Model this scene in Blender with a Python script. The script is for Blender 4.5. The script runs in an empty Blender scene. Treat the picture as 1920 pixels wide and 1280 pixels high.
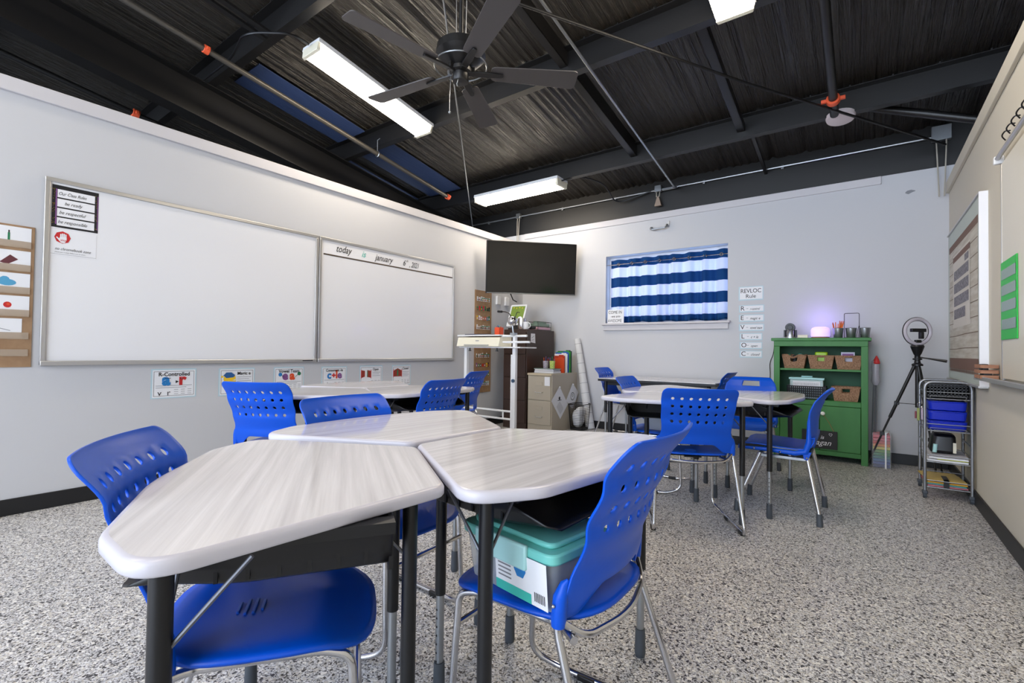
import bpy, math, random
from mathutils import Matrix, Vector
random.seed(7)
C = bpy.context.scene.collection
PI = math.pi
XL, YB, XR = -4.211, 5.971, 0.642
def R(d): return math.radians(d)
def lin(c):
    return tuple(((v/255/12.92) if v/255 <= .04045 else ((v/255+.055)/1.055)**2.4) for v in c)

# ---------------------------------------------------------------- materials
MATS = {}
def mat(name, rgb, rough=.6, metal=0., emit=None, es=0., alpha=None, trans=0., spec=.5, coat=0., bump=None, mix=None):
    if name in MATS: return MATS[name]
    m = bpy.data.materials.new(name); m.use_nodes = True
    nt = m.node_tree; b = nt.nodes['Principled BSDF']
    b.inputs['Base Color'].default_value = (*lin(rgb), 1)
    b.inputs['Roughness'].default_value = rough; b.inputs['Metallic'].default_value = metal
    b.inputs['Specular IOR Level'].default_value = spec
    if coat: b.inputs['Coat Weight'].default_value = coat; b.inputs['Coat Roughness'].default_value = .08
    if emit: b.inputs['Emission Color'].default_value = (*lin(emit), 1); b.inputs['Emission Strength'].default_value = es
    if alpha is not None: b.inputs['Alpha'].default_value = alpha
    if trans: b.inputs['Transmission Weight'].default_value = trans
    tc = nt.nodes.new('ShaderNodeTexCoord')
    if mix:  # (rgb2, scale3, amount)
        mp = nt.nodes.new('ShaderNodeMapping'); mp.inputs['Scale'].default_value = mix[1]
        n = nt.nodes.new('ShaderNodeTexNoise'); n.inputs['Scale'].default_value = 1; n.inputs['Detail'].default_value = 5
        r = nt.nodes.new('ShaderNodeValToRGB'); r.color_ramp.elements[0].position = .35; r.color_ramp.elements[1].position = .65
        r.color_ramp.elements[0].color = (*lin(rgb), 1); r.color_ramp.elements[1].color = (*lin(mix[0]), 1)
        nt.links.new(tc.outputs['Object'], mp.inputs[0]); nt.links.new(mp.outputs[0], n.inputs['Vector'])
        nt.links.new(n.outputs['Fac'], r.inputs[0]); nt.links.new(r.outputs[0], b.inputs['Base Color'])
    if bump:  # (scale3, strength, distance)
        mp = nt.nodes.new('ShaderNodeMapping'); mp.inputs['Scale'].default_value = bump[0]
        n = nt.nodes.new('ShaderNodeTexNoise'); n.inputs['Scale'].default_value = 1; n.inputs['Detail'].default_value = 3
        bp = nt.nodes.new('ShaderNodeBump'); bp.inputs['Strength'].default_value = bump[1]; bp.inputs['Distance'].default_value = bump[2]
        nt.links.new(tc.outputs['Object'], mp.inputs[0]); nt.links.new(mp.outputs[0], n.inputs['Vector'])
        nt.links.new(n.outputs['Fac'], bp.inputs['Height']); nt.links.new(bp.outputs[0], b.inputs['Normal'])
    MATS[name] = m; return m

WALL = mat('wall_paint', (202, 203, 207), .75, bump=((90, 90, 90), .12, .002))
WALLR = mat('wall_paint_beige', (208, 202, 187), .75, bump=((90, 90, 90), .12, .002))
TRIMP = mat('trim_paint', (206, 204, 208), .6)
FANM = mat('fan_blade_bronze', (74, 70, 70), .45)
BASEB = mat('vinyl_base', (18, 19, 22), .45)
BLK = mat('black_paint', (13, 12, 12), .5)
BLKM = mat('black_steel', (23, 22, 22), .38, spec=.5, bump=((25, 25, 25), .15, .004))
BLKP = mat('black_plastic', (14, 15, 19), .38)
BLUE = mat('blue_polypropylene', (0, 82, 207), .36, spec=.35)
CHROME = mat('chrome', (205, 205, 208), .16, 1.)
STEEL = mat('galvanised_steel', (170, 174, 178), .32, .9)
GREYM = mat('grey_rubber', (70, 76, 84), .55)
WHITE = mat('white_enamel', (235, 236, 238), .3)
WBOARD = mat('whiteboard_enamel', (236, 237, 241), .14, spec=.6)
ALU = mat('brushed_aluminium', (202, 201, 199), .38, .75)
PAPER = mat('white_paper', (236, 237, 241), .6)
CREAM = mat('cream_plastic', (238, 232, 210), .4)
INK = mat('black_ink', (22, 22, 26), .6)
INKG = mat('grey_ink', (130, 132, 138), .6)
KRAFT = mat('brown_nylon', (166, 134, 102), .6, mix=((148, 116, 86), (12, 12, 12), 1))
LBLUE = mat('pale_blue_border', (188, 214, 224), .6)
RED = mat('red_card', (200, 42, 44), .55)
ORANGE = mat('orange_plastic', (226, 82, 40), .45)
ORANGEC = mat('orange_coupling', (232, 92, 52), .5)
YEL = mat('yellow_card', (244, 200, 40), .6)
TEALI = mat('teal_ink', (60, 185, 170), .6)
CYANI = mat('blue_ink', (35, 125, 195), .6)
PURI = mat('purple_ink', (135, 85, 145), .6)
GRNI = mat('green_ink', (30, 120, 80), .6)
BROWNI = mat('rust_ink', (150, 50, 35), .6)
GREEN = mat('green_paint', (62, 128, 62), .5, mix=((56, 120, 58), (9, 9, 3), 1))
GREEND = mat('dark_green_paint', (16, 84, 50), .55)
BROWN = mat('brown_enamel', (60, 43, 36), .35)
BEIGE = mat('beige_enamel', (182, 172, 154), .42)
DARKS = mat('tv_screen', (10, 10, 12), .12, spec=.7)
WICK = mat('wicker', (176, 138, 108), .8, mix=((128, 94, 70), (160, 160, 60), 1), bump=((150, 150, 60), .9, .006))
LIME = mat('lime_plastic', (160, 205, 30), .35)
TEAL = mat('teal_plastic', (120, 205, 196), .3, spec=.5)
TEAL2 = mat('pale_teal_plastic', (178, 226, 226), .3)
CLEAR = mat('clear_plastic', (222, 230, 236), .08, trans=.0, alpha=.38)
MESHM = mat('black_wire_mesh', (16, 16, 18), .5)
GOLD = mat('gold_glitter', (170, 140, 60), .3, .8)

def floor_mat():
    m = bpy.data.materials.new('flake_epoxy'); m.use_nodes = True; nt = m.node_tree; b = nt.nodes['Principled BSDF']
    b.inputs['Roughness'].default_value = .38; b.inputs['Specular IOR Level'].default_value = .45
    tc = nt.nodes.new('ShaderNodeTexCoord')
    def cells(scale, cols, loc):
        mp = nt.nodes.new('ShaderNodeMapping'); mp.inputs['Location'].default_value = (loc, loc, 0)
        v = nt.nodes.new('ShaderNodeTexVoronoi'); v.inputs['Scale'].default_value = scale
        s = nt.nodes.new('ShaderNodeSeparateColor'); r = nt.nodes.new('ShaderNodeValToRGB'); r.color_ramp.interpolation = 'CONSTANT'
        nt.links.new(tc.outputs['Object'], mp.inputs[0]); nt.links.new(mp.outputs[0], v.inputs['Vector'])
        nt.links.new(v.outputs['Color'], s.inputs[0]); nt.links.new(s.outputs[0], r.inputs[0])
        e = r.color_ramp.elements
        e[0].position = 0; e[0].color = (*lin(cols[0][1]), 1); e[1].position = cols[1][0]; e[1].color = (*lin(cols[1][1]), 1)
        for p, c in cols[2:]:
            q = e.new(p); q.color = (*lin(c), 1)
        return r, s
    a, _ = cells(230, [(0, (50, 50, 54)), (.12, (106, 106, 110)), (.26, (178, 178, 180)), (.50, (210, 210, 212)), (.76, (186, 180, 170)), (.85, (236, 236, 238))], 0)
    c, s2 = cells(120, [(0, (46, 45, 47)), (.3, (206, 202, 196)), (.7, (238, 236, 232))], 3.3)
    th = nt.nodes.new('ShaderNodeMath'); th.operation = 'GREATER_THAN'; th.inputs[1].default_value = .76
    mx = nt.nodes.new('ShaderNodeMix'); mx.data_type = 'RGBA'
    nt.links.new(s2.outputs[1], th.inputs[0]); nt.links.new(th.outputs[0], mx.inputs[0])
    nt.links.new(a.outputs[0], mx.inputs[6]); nt.links.new(c.outputs[0], mx.inputs[7]); nt.links.new(mx.outputs[2], b.inputs['Base Color'])
    return m
FLOOR = floor_mat()

def wood_mat():
    m = bpy.data.materials.new('grey_laminate'); m.use_nodes = True; nt = m.node_tree; b = nt.nodes['Principled BSDF']
    b.inputs['Roughness'].default_value = .10; b.inputs['Specular IOR Level'].default_value = .65
    tc = nt.nodes.new('ShaderNodeTexCoord')
    mp = nt.nodes.new('ShaderNodeMapping'); mp.inputs['Scale'].default_value = (1.2, 46, 1)
    n = nt.nodes.new('ShaderNodeTexNoise'); n.inputs['Scale'].default_value = 1; n.inputs['Detail'].default_value = 7; n.inputs['Roughness'].default_value = .62
    r = nt.nodes.new('ShaderNodeValToRGB'); e = r.color_ramp.elements
    e[0].position = .3; e[0].color = (*lin((198, 195, 200)), 1); e[1].position = .56; e[1].color = (*lin((220, 218, 222)), 1)
    q = e.new(.72); q.color = (*lin((233, 231, 235)), 1)
    nt.links.new(tc.outputs['Object'], mp.inputs[0]); nt.links.new(mp.outputs[0], n.inputs['Vector']); nt.links.new(n.outputs['Fac'], r.inputs[0])
    nt.links.new(r.outputs[0], b.inputs['Base Color']); return m
WOOD = wood_mat()
EDGE = mat('lilac_grey_edge', (206, 204, 214), .25)

def deck_mat():
    m = bpy.data.materials.new('black_vinyl_insulation'); m.use_nodes = True; nt = m.node_tree; b = nt.nodes['Principled BSDF']
    b.inputs['Base Color'].default_value = (*lin((36, 30, 22)), 1); b.inputs['Roughness'].default_value = .30; b.inputs['Specular IOR Level'].default_value = 1.0
    tc = nt.nodes.new('ShaderNodeTexCoord')
    mp = nt.nodes.new('ShaderNodeMapping'); mp.inputs['Scale'].default_value = (13, .35, 1)
    n = nt.nodes.new('ShaderNodeTexNoise'); n.inputs['Scale'].default_value = 1.6; n.inputs['Detail'].default_value = 5; n.inputs['Roughness'].default_value = .7
    bp = nt.nodes.new('ShaderNodeBump'); bp.inputs['Strength'].default_value = .9; bp.inputs['Distance'].default_value = .07
    nt.links.new(tc.outputs['Object'], mp.inputs[0]); nt.links.new(mp.outputs[0], n.inputs['Vector'])
    nt.links.new(n.outputs['Fac'], bp.inputs['Height']); nt.links.new(bp.outputs[0], b.inputs['Normal']); return m
DECK = deck_mat()

def lamp_mat(name, rgb, s):
    m = bpy.data.materials.new(name); m.use_nodes = True; nt = m.node_tree
    nt.nodes.remove(nt.nodes['Principled BSDF']); e = nt.nodes.new('ShaderNodeEmission')
    e.inputs[0].default_value = (*lin(rgb), 1); e.inputs[1].default_value = s
    nt.links.new(e.outputs[0], nt.nodes['Material Output'].inputs[0]); return m
LAMP = lamp_mat('lit_diffuser', (255, 240, 218), 21)

def curtain_mat():
    m = bpy.data.materials.new('striped_curtain_cloth'); m.use_nodes = True; nt = m.node_tree
    b = nt.nodes['Principled BSDF']; b.inputs['Roughness'].default_value = .9
    tc = nt.nodes.new('ShaderNodeTexCoord'); s = nt.nodes.new('ShaderNodeSeparateXYZ')
    mu = nt.nodes.new('ShaderNodeMath'); mu.operation = 'MULTIPLY_ADD'; mu.inputs[1].default_value = 1/.264; mu.inputs[2].default_value = 20.822
    fr = nt.nodes.new('ShaderNodeMath'); fr.operation = 'FRACT'
    gt = nt.nodes.new('ShaderNodeMath'); gt.operation = 'GREATER_THAN'; gt.inputs[1].default_value = .5
    mx = nt.nodes.new('ShaderNodeMix'); mx.data_type = 'RGBA'
    mx.inputs[6].default_value = (*lin((238, 240, 250)), 1); mx.inputs[7].default_value = (*lin((30, 92, 150)), 1)
    tr = nt.nodes.new('ShaderNodeBsdfTranslucent'); ms = nt.nodes.new('ShaderNodeMixShader'); ms.inputs[0].default_value = .55
    nt.links.new(tc.outputs['Object'], s.inputs[0]); nt.links.new(s.outputs[2], mu.inputs[0]); nt.links.new(mu.outputs[0], fr.inputs[0])
    nt.links.new(fr.outputs[0], gt.inputs[0]); nt.links.new(gt.outputs[0], mx.inputs[0])
    nt.links.new(mx.outputs[2], b.inputs['Base Color']); nt.links.new(mx.outputs[2], tr.inputs[0])
    nt.links.new(b.outputs[0], ms.inputs[1]); nt.links.new(tr.outputs[0], ms.inputs[2])
    nt.links.new(ms.outputs[0], nt.nodes['Material Output'].inputs[0]); return m
CURT = curtain_mat()

# ---------------------------------------------------------------- mesh builder
def T(x, y, z): return Matrix.Translation((x, y, z))
def frame(o, u, v):
    u = Vector(u).normalized(); v = Vector(v).normalized(); n = u.cross(v)
    m = Matrix.Identity(4)
    for i in range(3): m[i][0] = u[i]; m[i][1] = v[i]; m[i][2] = n[i]; m[i][3] = o[i]
    return m
WM = {}
class MB:
    def __init__(s, parent=None, local=False):
        s.V = []; s.F = []; s.K = []; s.ms = []; s.P = parent
        s.base = WM[parent.name].inverted() if parent is not None and not local and parent.name in WM else Matrix.Identity(4)
        s.M = Matrix.Identity(4); s.k = 0
    def at(s, M): s.M = M; return s
    def m(s, material):
        if material not in s.ms: s.ms.append(material)
        s.k = s.ms.index(material); return s
    def add(s, vs, fs):
        o = len(s.V); X = s.base @ s.M
        s.V += [X @ Vector(v) for v in vs]; s.F += [tuple(i+o for i in f) for f in fs]; s.K += [s.k]*len(fs); return s
    def box(s, x0, y0, z0, x1, y1, z1):
        x0, x1 = sorted((x0, x1)); y0, y1 = sorted((y0, y1)); z0, z1 = sorted((z0, z1))
        return s.add([(x0,y0,z0),(x1,y0,z0),(x1,y1,z0),(x0,y1,z0),(x0,y0,z1),(x1,y0,z1),(x1,y1,z1),(x0,y1,z1)],
                     [(0,3,2,1),(4,5,6,7),(0,1,5,4),(1,2,6,5),(2,3,7,6),(3,0,4,7)])
    def rect(s, x0, y0, x1, y1, z=0):
        return s.add([(x0,y0,z),(x1,y0,z),(x1,y1,z),(x0,y1,z)], [(0,1,2,3)])
    def poly(s, pts, z=0):
        return s.add([(p[0], p[1], z) for p in pts], [tuple(range(len(pts)))])
    def disc(s, cx, cy, r, z=0, n=20, ry=None):
        return s.poly([(cx+r*math.cos(2*PI*i/n), cy+(ry or r)*math.sin(2*PI*i/n)) for i in range(n)], z)
    def prism(s, pts, z0, z1, pts2=None):
        n = len(pts); p2 = pts2 or pts
        return s.add([(p[0],p[1],z0) for p in pts]+[(p[0],p[1],z1) for p in p2],
                     [tuple(range(n))[::-1], tuple(range(n, 2*n))]+[(i,(i+1)%n,n+(i+1)%n,n+i) for i in range(n)])
    def line(s, pts, w, z=0):   # flat ink stroke
        for (a, b), (c, d) in zip(pts, pts[1:]):
            dx, dy = c-a, d-b; L = math.hypot(dx, dy) or 1; nx, ny = -dy/L*w/2, dx/L*w/2; ex, ey = dx/L*w*.3, dy/L*w*.3
            s.add([(a+nx-ex,b+ny-ey,z),(a-nx-ex,b-ny-ey,z),(c-nx+ex,d-ny+ey,z),(c+nx+ex,d+ny+ey,z)], [(0,1,2,3)])
        return s
    def tube(s, pts, r, n=8, cap=True, closed=False):
        P = [Vector(p) for p in pts]; N = len(P); rs = r if isinstance(r, (list, tuple)) else [r]*N
        vs = []; up = None
        for i in range(N):
            if closed: t = (P[(i+1)%N]-P[i-1])
            else: t = (P[min(i+1,N-1)]-P[max(i-1,0)])
            t.normalize()
            if up is None:
                up = Vector((0,0,1)) if abs(t.z) < .9 else Vector((1,0,0))
            a = t.cross(up).normalized(); up = a.cross(t).normalized()
            for k in range(n):
                q = 2*PI*k/n; vs.append(P[i]+(a*math.cos(q)+up*math.sin(q))*rs[i])
        fs = []
        for i in range(N if closed else N-1):
            for k in range(n):
                fs.append((i*n+k, i*n+(k+1)%n, ((i+1)%N)*n+(k+1)%n, ((i+1)%N)*n+k))
        if cap and not closed: fs += [tuple(range(n))[::-1], tuple(range((N-1)*n, N*n))]
        return s.add(vs, fs)
    def lathe(s, prof, n=24, c=(0,0,0), cap=True):
        vs = [(c[0]+r*math.cos(2*PI*k/n), c[1]+r*math.sin(2*PI*k/n), c[2]+z) for r, z in prof for k in range(n)]
        N = len(prof); fs = [(i*n+k, i*n+(k+1)%n, (i+1)*n+(k+1)%n, (i+1)*n+k) for i in range(N-1) for k in range(n)]
        if cap: fs += [tuple(range(n))[::-1], tuple(range((N-1)*n, N*n))]
        return s.add(vs, fs)
    def ball(s, c, r, n=14, sz=1.):
        return s.lathe([(max(r*math.sin(PI*i/8), 1e-4), -r*math.cos(PI*i/8)*sz) for i in range(9)], n, c)
    def grid(s, fn, nu, nv, wrap=False):
        vs = [fn(i/nu, j/nv) for j in range(nv+1) for i in range(nu+1)]
        return s.add(vs, [(j*(nu+1)+i, j*(nu+1)+i+1, (j+1)*(nu+1)+i+1, (j+1)*(nu+1)+i) for j in range(nv) for i in range(nu)])
    def polar(s, fn, nu, nv):
        vs = [fn(0, 0)]+[fn(i/nu, j/nv) for j in range(1, nv+1) for i in range(nu)]
        fs = [(0, 1+i, 1+(i+1)%nu) for i in range(nu)]
        fs += [(1+(j-1)*nu+i, 1+j*nu+i, 1+j*nu+(i+1)%nu, 1+(j-1)*nu+(i+1)%nu) for j in range(1, nv) for i in range(nu)]
        return s.add(vs, fs)
    def text(s, txt, x, y, size, z=.001, shear=0, bold=0, align='LEFT', sx=1.):
        cu = bpy.data.curves.new('t', 'FONT'); cu.body = txt; cu.size = size; cu.shear = shear; cu.offset = bold*size; cu.align_x = align
        cu.resolution_u = 3
        ob = bpy.data.objects.new('t', cu); me = bpy.data.meshes.new_from_object(ob)
        s.add([(x+v.co.x*sx, y+v.co.y, z) for v in me.vertices], [tuple(p.vertices) for p in me.polygons])
        bpy.data.objects.remove(ob); bpy.data.curves.remove(cu); bpy.data.meshes.remove(me); return s
    def build(s, name, material=None, bevel=0, solid=0, sub=0, smooth=35, label=None, seg=2, off=0):
        me = bpy.data.meshes.new(name); me.from_pydata([tuple(v) for v in s.V], [], s.F)
        if material is not None:
            me.materials.append(material)
        else:
            for x in s.ms: me.materials.append(x)
            me.polygons.foreach_set('material_index', s.K)
        if smooth:
            me.polygons.foreach_set('use_smooth', [True]*len(me.polygons))
            me.set_sharp_from_angle(angle=R(smooth))
        me.update()
        o = bpy.data.objects.new(name, me); C.objects.link(o)
        if s.P is not None: o.parent = s.P
        WM[o.name] = WM[s.P.name].copy() if (s.P is not None and s.P.name in WM) else Matrix.Identity(4)
        if solid:
            d = o.modifiers.new('solid', 'SOLIDIFY'); d.thickness = solid; d.offset = off
        if sub:
            d = o.modifiers.new('sub', 'SUBSURF'); d.levels = sub; d.render_levels = sub
        if bevel:
            d = o.modifiers.new('bevel', 'BEVEL'); d.width = bevel; d.segments = seg; d.limit_method = 'ANGLE'; d.angle_limit = R(40)
            d.harden_normals = False
        if label: o['label'] = label
        return o
def thing(name, label, cat, loc=(0,0,0), rz=0, group=None):
    o = bpy.data.objects.new(name, None); C.objects.link(o); o.location = loc; o.rotation_euler = (0,0,R(rz))
    o.empty_display_size = .05
    WM[o.name] = T(*loc) @ Matrix.Rotation(R(rz), 4, 'Z')
    o['label'] = label; o['category'] = cat
    if group: o['group'] = group
    return o
def tag(o, label, cat, group=None):
    o['label'] = label; o['category'] = cat
    if group: o['group'] = group
    return o
def struct(o): o['kind'] = 'structure'; return o
def kids(o): return [c for c in C.objects if c.parent == o]
def dup(root, loc, rz, label, group=None):
    r = root.copy(); C.objects.link(r); r.location = loc; r.rotation_euler = (0,0,R(rz)); r['label'] = label
    if group: r['group'] = group
    for ch in kids(root):
        c = ch.copy(); C.objects.link(c); c.parent = r
        for g in kids(ch):
            d = g.copy(); C.objects.link(d); d.parent = c
    return r
def LW(y, z, off=0): return frame((XL+off, y, z), (0,1,0), (0,0,1))       # left wall sheet: u = +y, v = +z, n = +x
def BW(x, z, off=0): return frame((x, YB-off, z), (1,0,0), (0,0,1))       # back wall: u=+x, n=-y
def RW(y, z, off=0): return frame((XR-off, y, z), (0,-1,0), (0,0,1))      # right wall: u=-y, n=-x
def arc(c, r, a0, a1, n=6): return [(c[0]+r*math.cos(R(a0+(a1-a0)*i/n)), c[1]+r*math.sin(R(a0+(a1-a0)*i/n))) for i in range(n+1)]
def rpoly(pts, n=6):
    out = []; N = len(pts)
    for i in range(N):
        p = Vector(pts[i][:2]); a = Vector(pts[i-1][:2]); b = Vector(pts[(i+1)%N][:2]); r = pts[i][2]
        u = (a-p).normalized(); v = (b-p).normalized(); ang = u.angle(v)
        d = min(r/math.tan(ang/2), (a-p).length*.49, (b-p).length*.49)
        A = p+u*d; B = p+v*d
        for k in range(n+1):
            t = k/n; q = A*(1-t)**2+p*2*t*(1-t)+B*t*t; out.append((q.x, q.y))
    return out
def bend(pts, r=.03, n=5):
    P = [Vector(p) for p in pts]; out = [P[0]]
    for i in range(1, len(P)-1):
        a, p, b = P[i-1], P[i], P[i+1]; d = min(r, (a-p).length*.45, (b-p).length*.45)
        A = p+(a-p).normalized()*d; B = p+(b-p).normalized()*d
        for k in range(n+1):
            t = k/n; out.append(A*(1-t)**2+p*2*t*(1-t)+B*t*t)
    out.append(P[-1]); return out

# ================================================================ the room
struct(MB().box(-9, -4.5, -.1, 3, YB+.3, 0).build('floor', FLOOR, smooth=0))
b = MB().box(XL-.13, -4.5, 0, XL, YB, 2.682); struct(b.build('wall_left', WALL, smooth=0))
WX0, WX1, WZ0, WZ1 = -2.83, -1.28, 1.432, 2.342
b = MB(); b.box(-9, YB, 0, WX0, YB+.2, 2.833).box(WX1, YB, 0, 3, YB+.2, 2.833).box(WX0, YB, 0, WX1, YB+.2, WZ0).box(WX0, YB, WZ1, WX1, YB+.2, 2.833)
struct(b.build('wall_back', WALL, smooth=0))
struct(MB().box(XR, -4.5, 0, XR+.13, YB-.001, 2.673).build('wall_right', WALLR, smooth=0))
struct(MB().box(-9, YB+.012, 2.833, 3, YB+.2, 3.6).build('wall_upper', BLK, smooth=0))
struct(MB().box(-9.1, -4.5, 0, -9, YB+.3, 5.2).build('wall_blocker_left', BLK, smooth=0))  # unseen black wall added to keep sky light from leaking over the partitions
struct(MB().box(3, -4.5, 0, 3.1, YB+.3, 5.2).build('wall_blocker_right', BLK, smooth=0))  # added likewise, out of view, against sky light from the right side
struct(MB().box(XL, -4.5, 2.593, XL+.022, YB, 2.682).build('trim_1', TRIMP, bevel=.004))
struct(MB().box(XL+.022, YB-.014, 2.752, XR-.5, YB, 2.833).build('trim_2', TRIMP, bevel=.004))
struct(MB().box(XR-.022, -4.5, 2.568, XR, YB-.002, 2.673).build('trim_3', WALLR, bevel=.004))
struct(MB().box(XL, -4.5, 0, XL+.012, YB, .1).build('baseboard_left', BASEB, bevel=.003))
struct(MB().box(XL+.012, YB-.012, 0, XR-.012, YB, .1).build('baseboard_back', BASEB, bevel=.003))
struct(MB().box(XR-.012, -4.5, 0, XR, YB, .1).build('baseboard_right', BASEB, bevel=.003))

# roof: purlin-bottom plane z = 3.976-.16y, deck .2 above it
def PZ(y, off=0.): return 3.976-.16*y+off
def deck(u, v):
    x = -9+12*u; y = -4.6+(YB+.25+4.6)*v
    d = .030*(1-abs(math.sin(x*9.5+1.7*math.sin(x*2.3))))**4+.016*abs(math.sin(x*31+2*math.sin(x*5)))+.006*math.sin(x*83)
    bay = ((y+.55)/1.55) % 1
    return (x, y, PZ(y, .205)+d*(.35+.65*abs(2*bay-1)**1.5))
b = MB().grid(deck, 1300, 44); struct(b.build('ceiling', DECK, solid=.01, off=1, smooth=80))
PY = [-4.2, -2.65, -1.1, .43, 1.96, 3.5, 5.05]
pur = None
for i, y in enumerate(PY):
    z = PZ(y); b = MB()
    b.box(-8.95, y-.004, z, 2.95, y+.004, z+.19)
    b.box(-8.95, y-.006, z-.003, 2.95, y+.072, z+.003)
    b.box(-8.95, y-.075, z+.185, 2.95, y+.004, z+.191)
    b.box(-8.95, y+.064, z, 2.95, y+.070, z+.022)
    for k in range(40):
        b.box(-8.8+k*.29, y-.078, z+.183, -8.79+k*.29, y-.068, z+.202)
    struct(b.build('trim_%d' % (10+i), BLKM, smooth=0))
b = MB(); sl_ = [(-5.24,-4.62,3.58,4.98,.165),(-5.24,-4.72,2.2,3.42,.165),(-6.6,-5.5,3.58,4.98,.165)]  # flat blue patches set just below the roof deck
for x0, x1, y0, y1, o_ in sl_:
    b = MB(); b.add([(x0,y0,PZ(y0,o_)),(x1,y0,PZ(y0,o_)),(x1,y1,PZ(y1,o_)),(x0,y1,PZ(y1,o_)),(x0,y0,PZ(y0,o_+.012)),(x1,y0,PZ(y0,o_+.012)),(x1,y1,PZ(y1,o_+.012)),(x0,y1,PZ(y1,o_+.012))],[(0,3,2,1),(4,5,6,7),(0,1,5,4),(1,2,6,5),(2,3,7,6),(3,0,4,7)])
    tag(b.build('blue_patch', mat('patch_blue', (62, 78, 116), .35, bump=((30, 3, 3), .4, .01)), smooth=0), 'dark blue patch between roof beams beside the long left rafter' if y0 > 3 and x0 > -6 else ('dark blue patch beyond the long left rafter' if x0 < -6 else 'smaller blue patch beside the left rafter, nearer the camera'), 'insulation panel', 'blue roof patches')
# deep rafter left of the room and a second one right of it
def rafter(n, x, d):
    b = MB(); y0, y1 = -4.4, YB+.01
    for (xa, xb, za, zb) in ((x-.005, x+.005, -.36, 0), (x-.09, x+.09, -.012, 0), (x-.09, x+.09, -.372, -.36)):
        b.add([(xa,y0,PZ(y0)+za),(xb,y0,PZ(y0)+za),(xb,y1,PZ(y1)+za),(xa,y1,PZ(y1)+za),(xa,y0,PZ(y0)+zb),(xb,y0,PZ(y0)+zb),(xb,y1,PZ(y1)+zb),(xa,y1,PZ(y1)+zb)],
              [(0,3,2,1),(4,5,6,7),(0,1,5,4),(1,2,6,5),(2,3,7,6),(3,0,4,7)])
    struct(b.build('trim_%d' % n, BLKM, smooth=0))
rafter(20, -5.33, .36); rafter(21, 1.35, .36)
# ribs and lap braces between purlins
def sl(b, x0, x1, y0, y1, o0, o1):
    b.add([(x0,y0,PZ(y0,o0)),(x1,y0,PZ(y0,o0)),(x1,y1,PZ(y1,o0)),(x0,y1,PZ(y1,o0)),(x0,y0,PZ(y0,o1)),(x1,y0,PZ(y0,o1)),(x1,y1,PZ(y1,o1)),(x0,y1,PZ(y1,o1))],
          [(0,3,2,1),(4,5,6,7),(0,1,5,4),(1,2,6,5),(2,3,7,6),(3,0,4,7)]); return b
b = MB(); sl(b, -2.10, -2.03, 2.04, 5.04, .06, .066); sl(b, -2.036, -2.03, 2.04, 5.04, .06, .2)
struct(b.build('trim_30', BLKM, smooth=0))
b = MB(); sl(b, -1.0, -.93, 3.58, 5.04, .05, .056); sl(b, -.936, -.93, 3.58, 5.04, .05, .12); sl(b, -.9, -.87, 5.12, YB, .05, .08)
struct(b.build('trim_31', BLKM, smooth=0))
b = MB(); sl(b, -4.1, -4.05, 1.2, 1.95, -.02, .0); sl(b, -4.0, -3.95, 1.2, 1.95, -.02, .0)
struct(b.build('trim_32', BLKM, smooth=0))

# ---------------------------------------------------------------- light fixtures
def fixture(name, label, loc, rot, cat='light'):
    t = thing(name, label, cat, loc); t.rotation_euler = rot; WM[t.name] = Matrix.Identity(4)
    L = 1.33
    b = MB(); b.box(-L/2, -.125, .045, L/2, .125, .075); b.box(-L/2, -.128, .036, L/2, -.12, .055); b.box(-L/2, .12, .036, L/2, .128, .055)
    b.build('housing', WHITE, bevel=.003).parent = t
    pr = [(-.118,.045),(-.124,.034),(-.122,.0),(-.085,-.03),(.085,-.03),(.122,0),(.124,.034),(.118,.045)]
    b = MB(); n = len(pr)
    b.add([(-L/2+.03, y, z) for y, z in pr]+[(L/2-.03, y, z) for y, z in pr], [(i, (i+1) % n, n+(i+1) % n, n+i) for i in range(n)])
    b.build('diffuser', LAMP, smooth=0).parent = t
    for s in (-1, 1):
        b = MB()
        b.prism([(s*(L/2-.03), -.12), (s*L/2, -.11), (s*L/2, .11), (s*(L/2-.03), .12)][::s], -.03, .05, [(s*(L/2-.03), -.12), (s*L/2, -.12), (s*L/2, .12), (s*(L/2-.03), .12)][::s])
        e = b.build('end_cap', CREAM, bevel=.004); e.parent = t
    return t
sl_a = math.atan(.16)
g = 'wraparound ceiling lights'
fixture('ceiling_light', 'lit white tube ceiling light, the long one crossed by a fan blade', (-3.76, 2.82, PZ(2.82, -.075)), (0, sl_a, PI/2), ).__setitem__('group', g)
fixture('ceiling_light', 'lit white tube ceiling light above the television, parallel to the window wall', (-3.64, 5.03, PZ(5.03, -.075)), (0, 0, 0)).__setitem__('group', g)
fixture('ceiling_light', 'lit white tube ceiling light cut off by the top edge of the photo', (-.70, 2.80, PZ(2.80, -.075)), (0, sl_a, PI/2)).__setitem__('group', g)
for x, y in ((-3.7, -.9), (-.7, -.9), (-2.2, -3.2)):  # unseen extra fixtures added behind the camera to light the room
    fixture('ceiling_light', 'added tube ceiling light, unseen, brightening the near end of the room', (x, y, PZ(y, -.075)), (0, sl_a, PI/2)).__setitem__('group', g)

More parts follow.
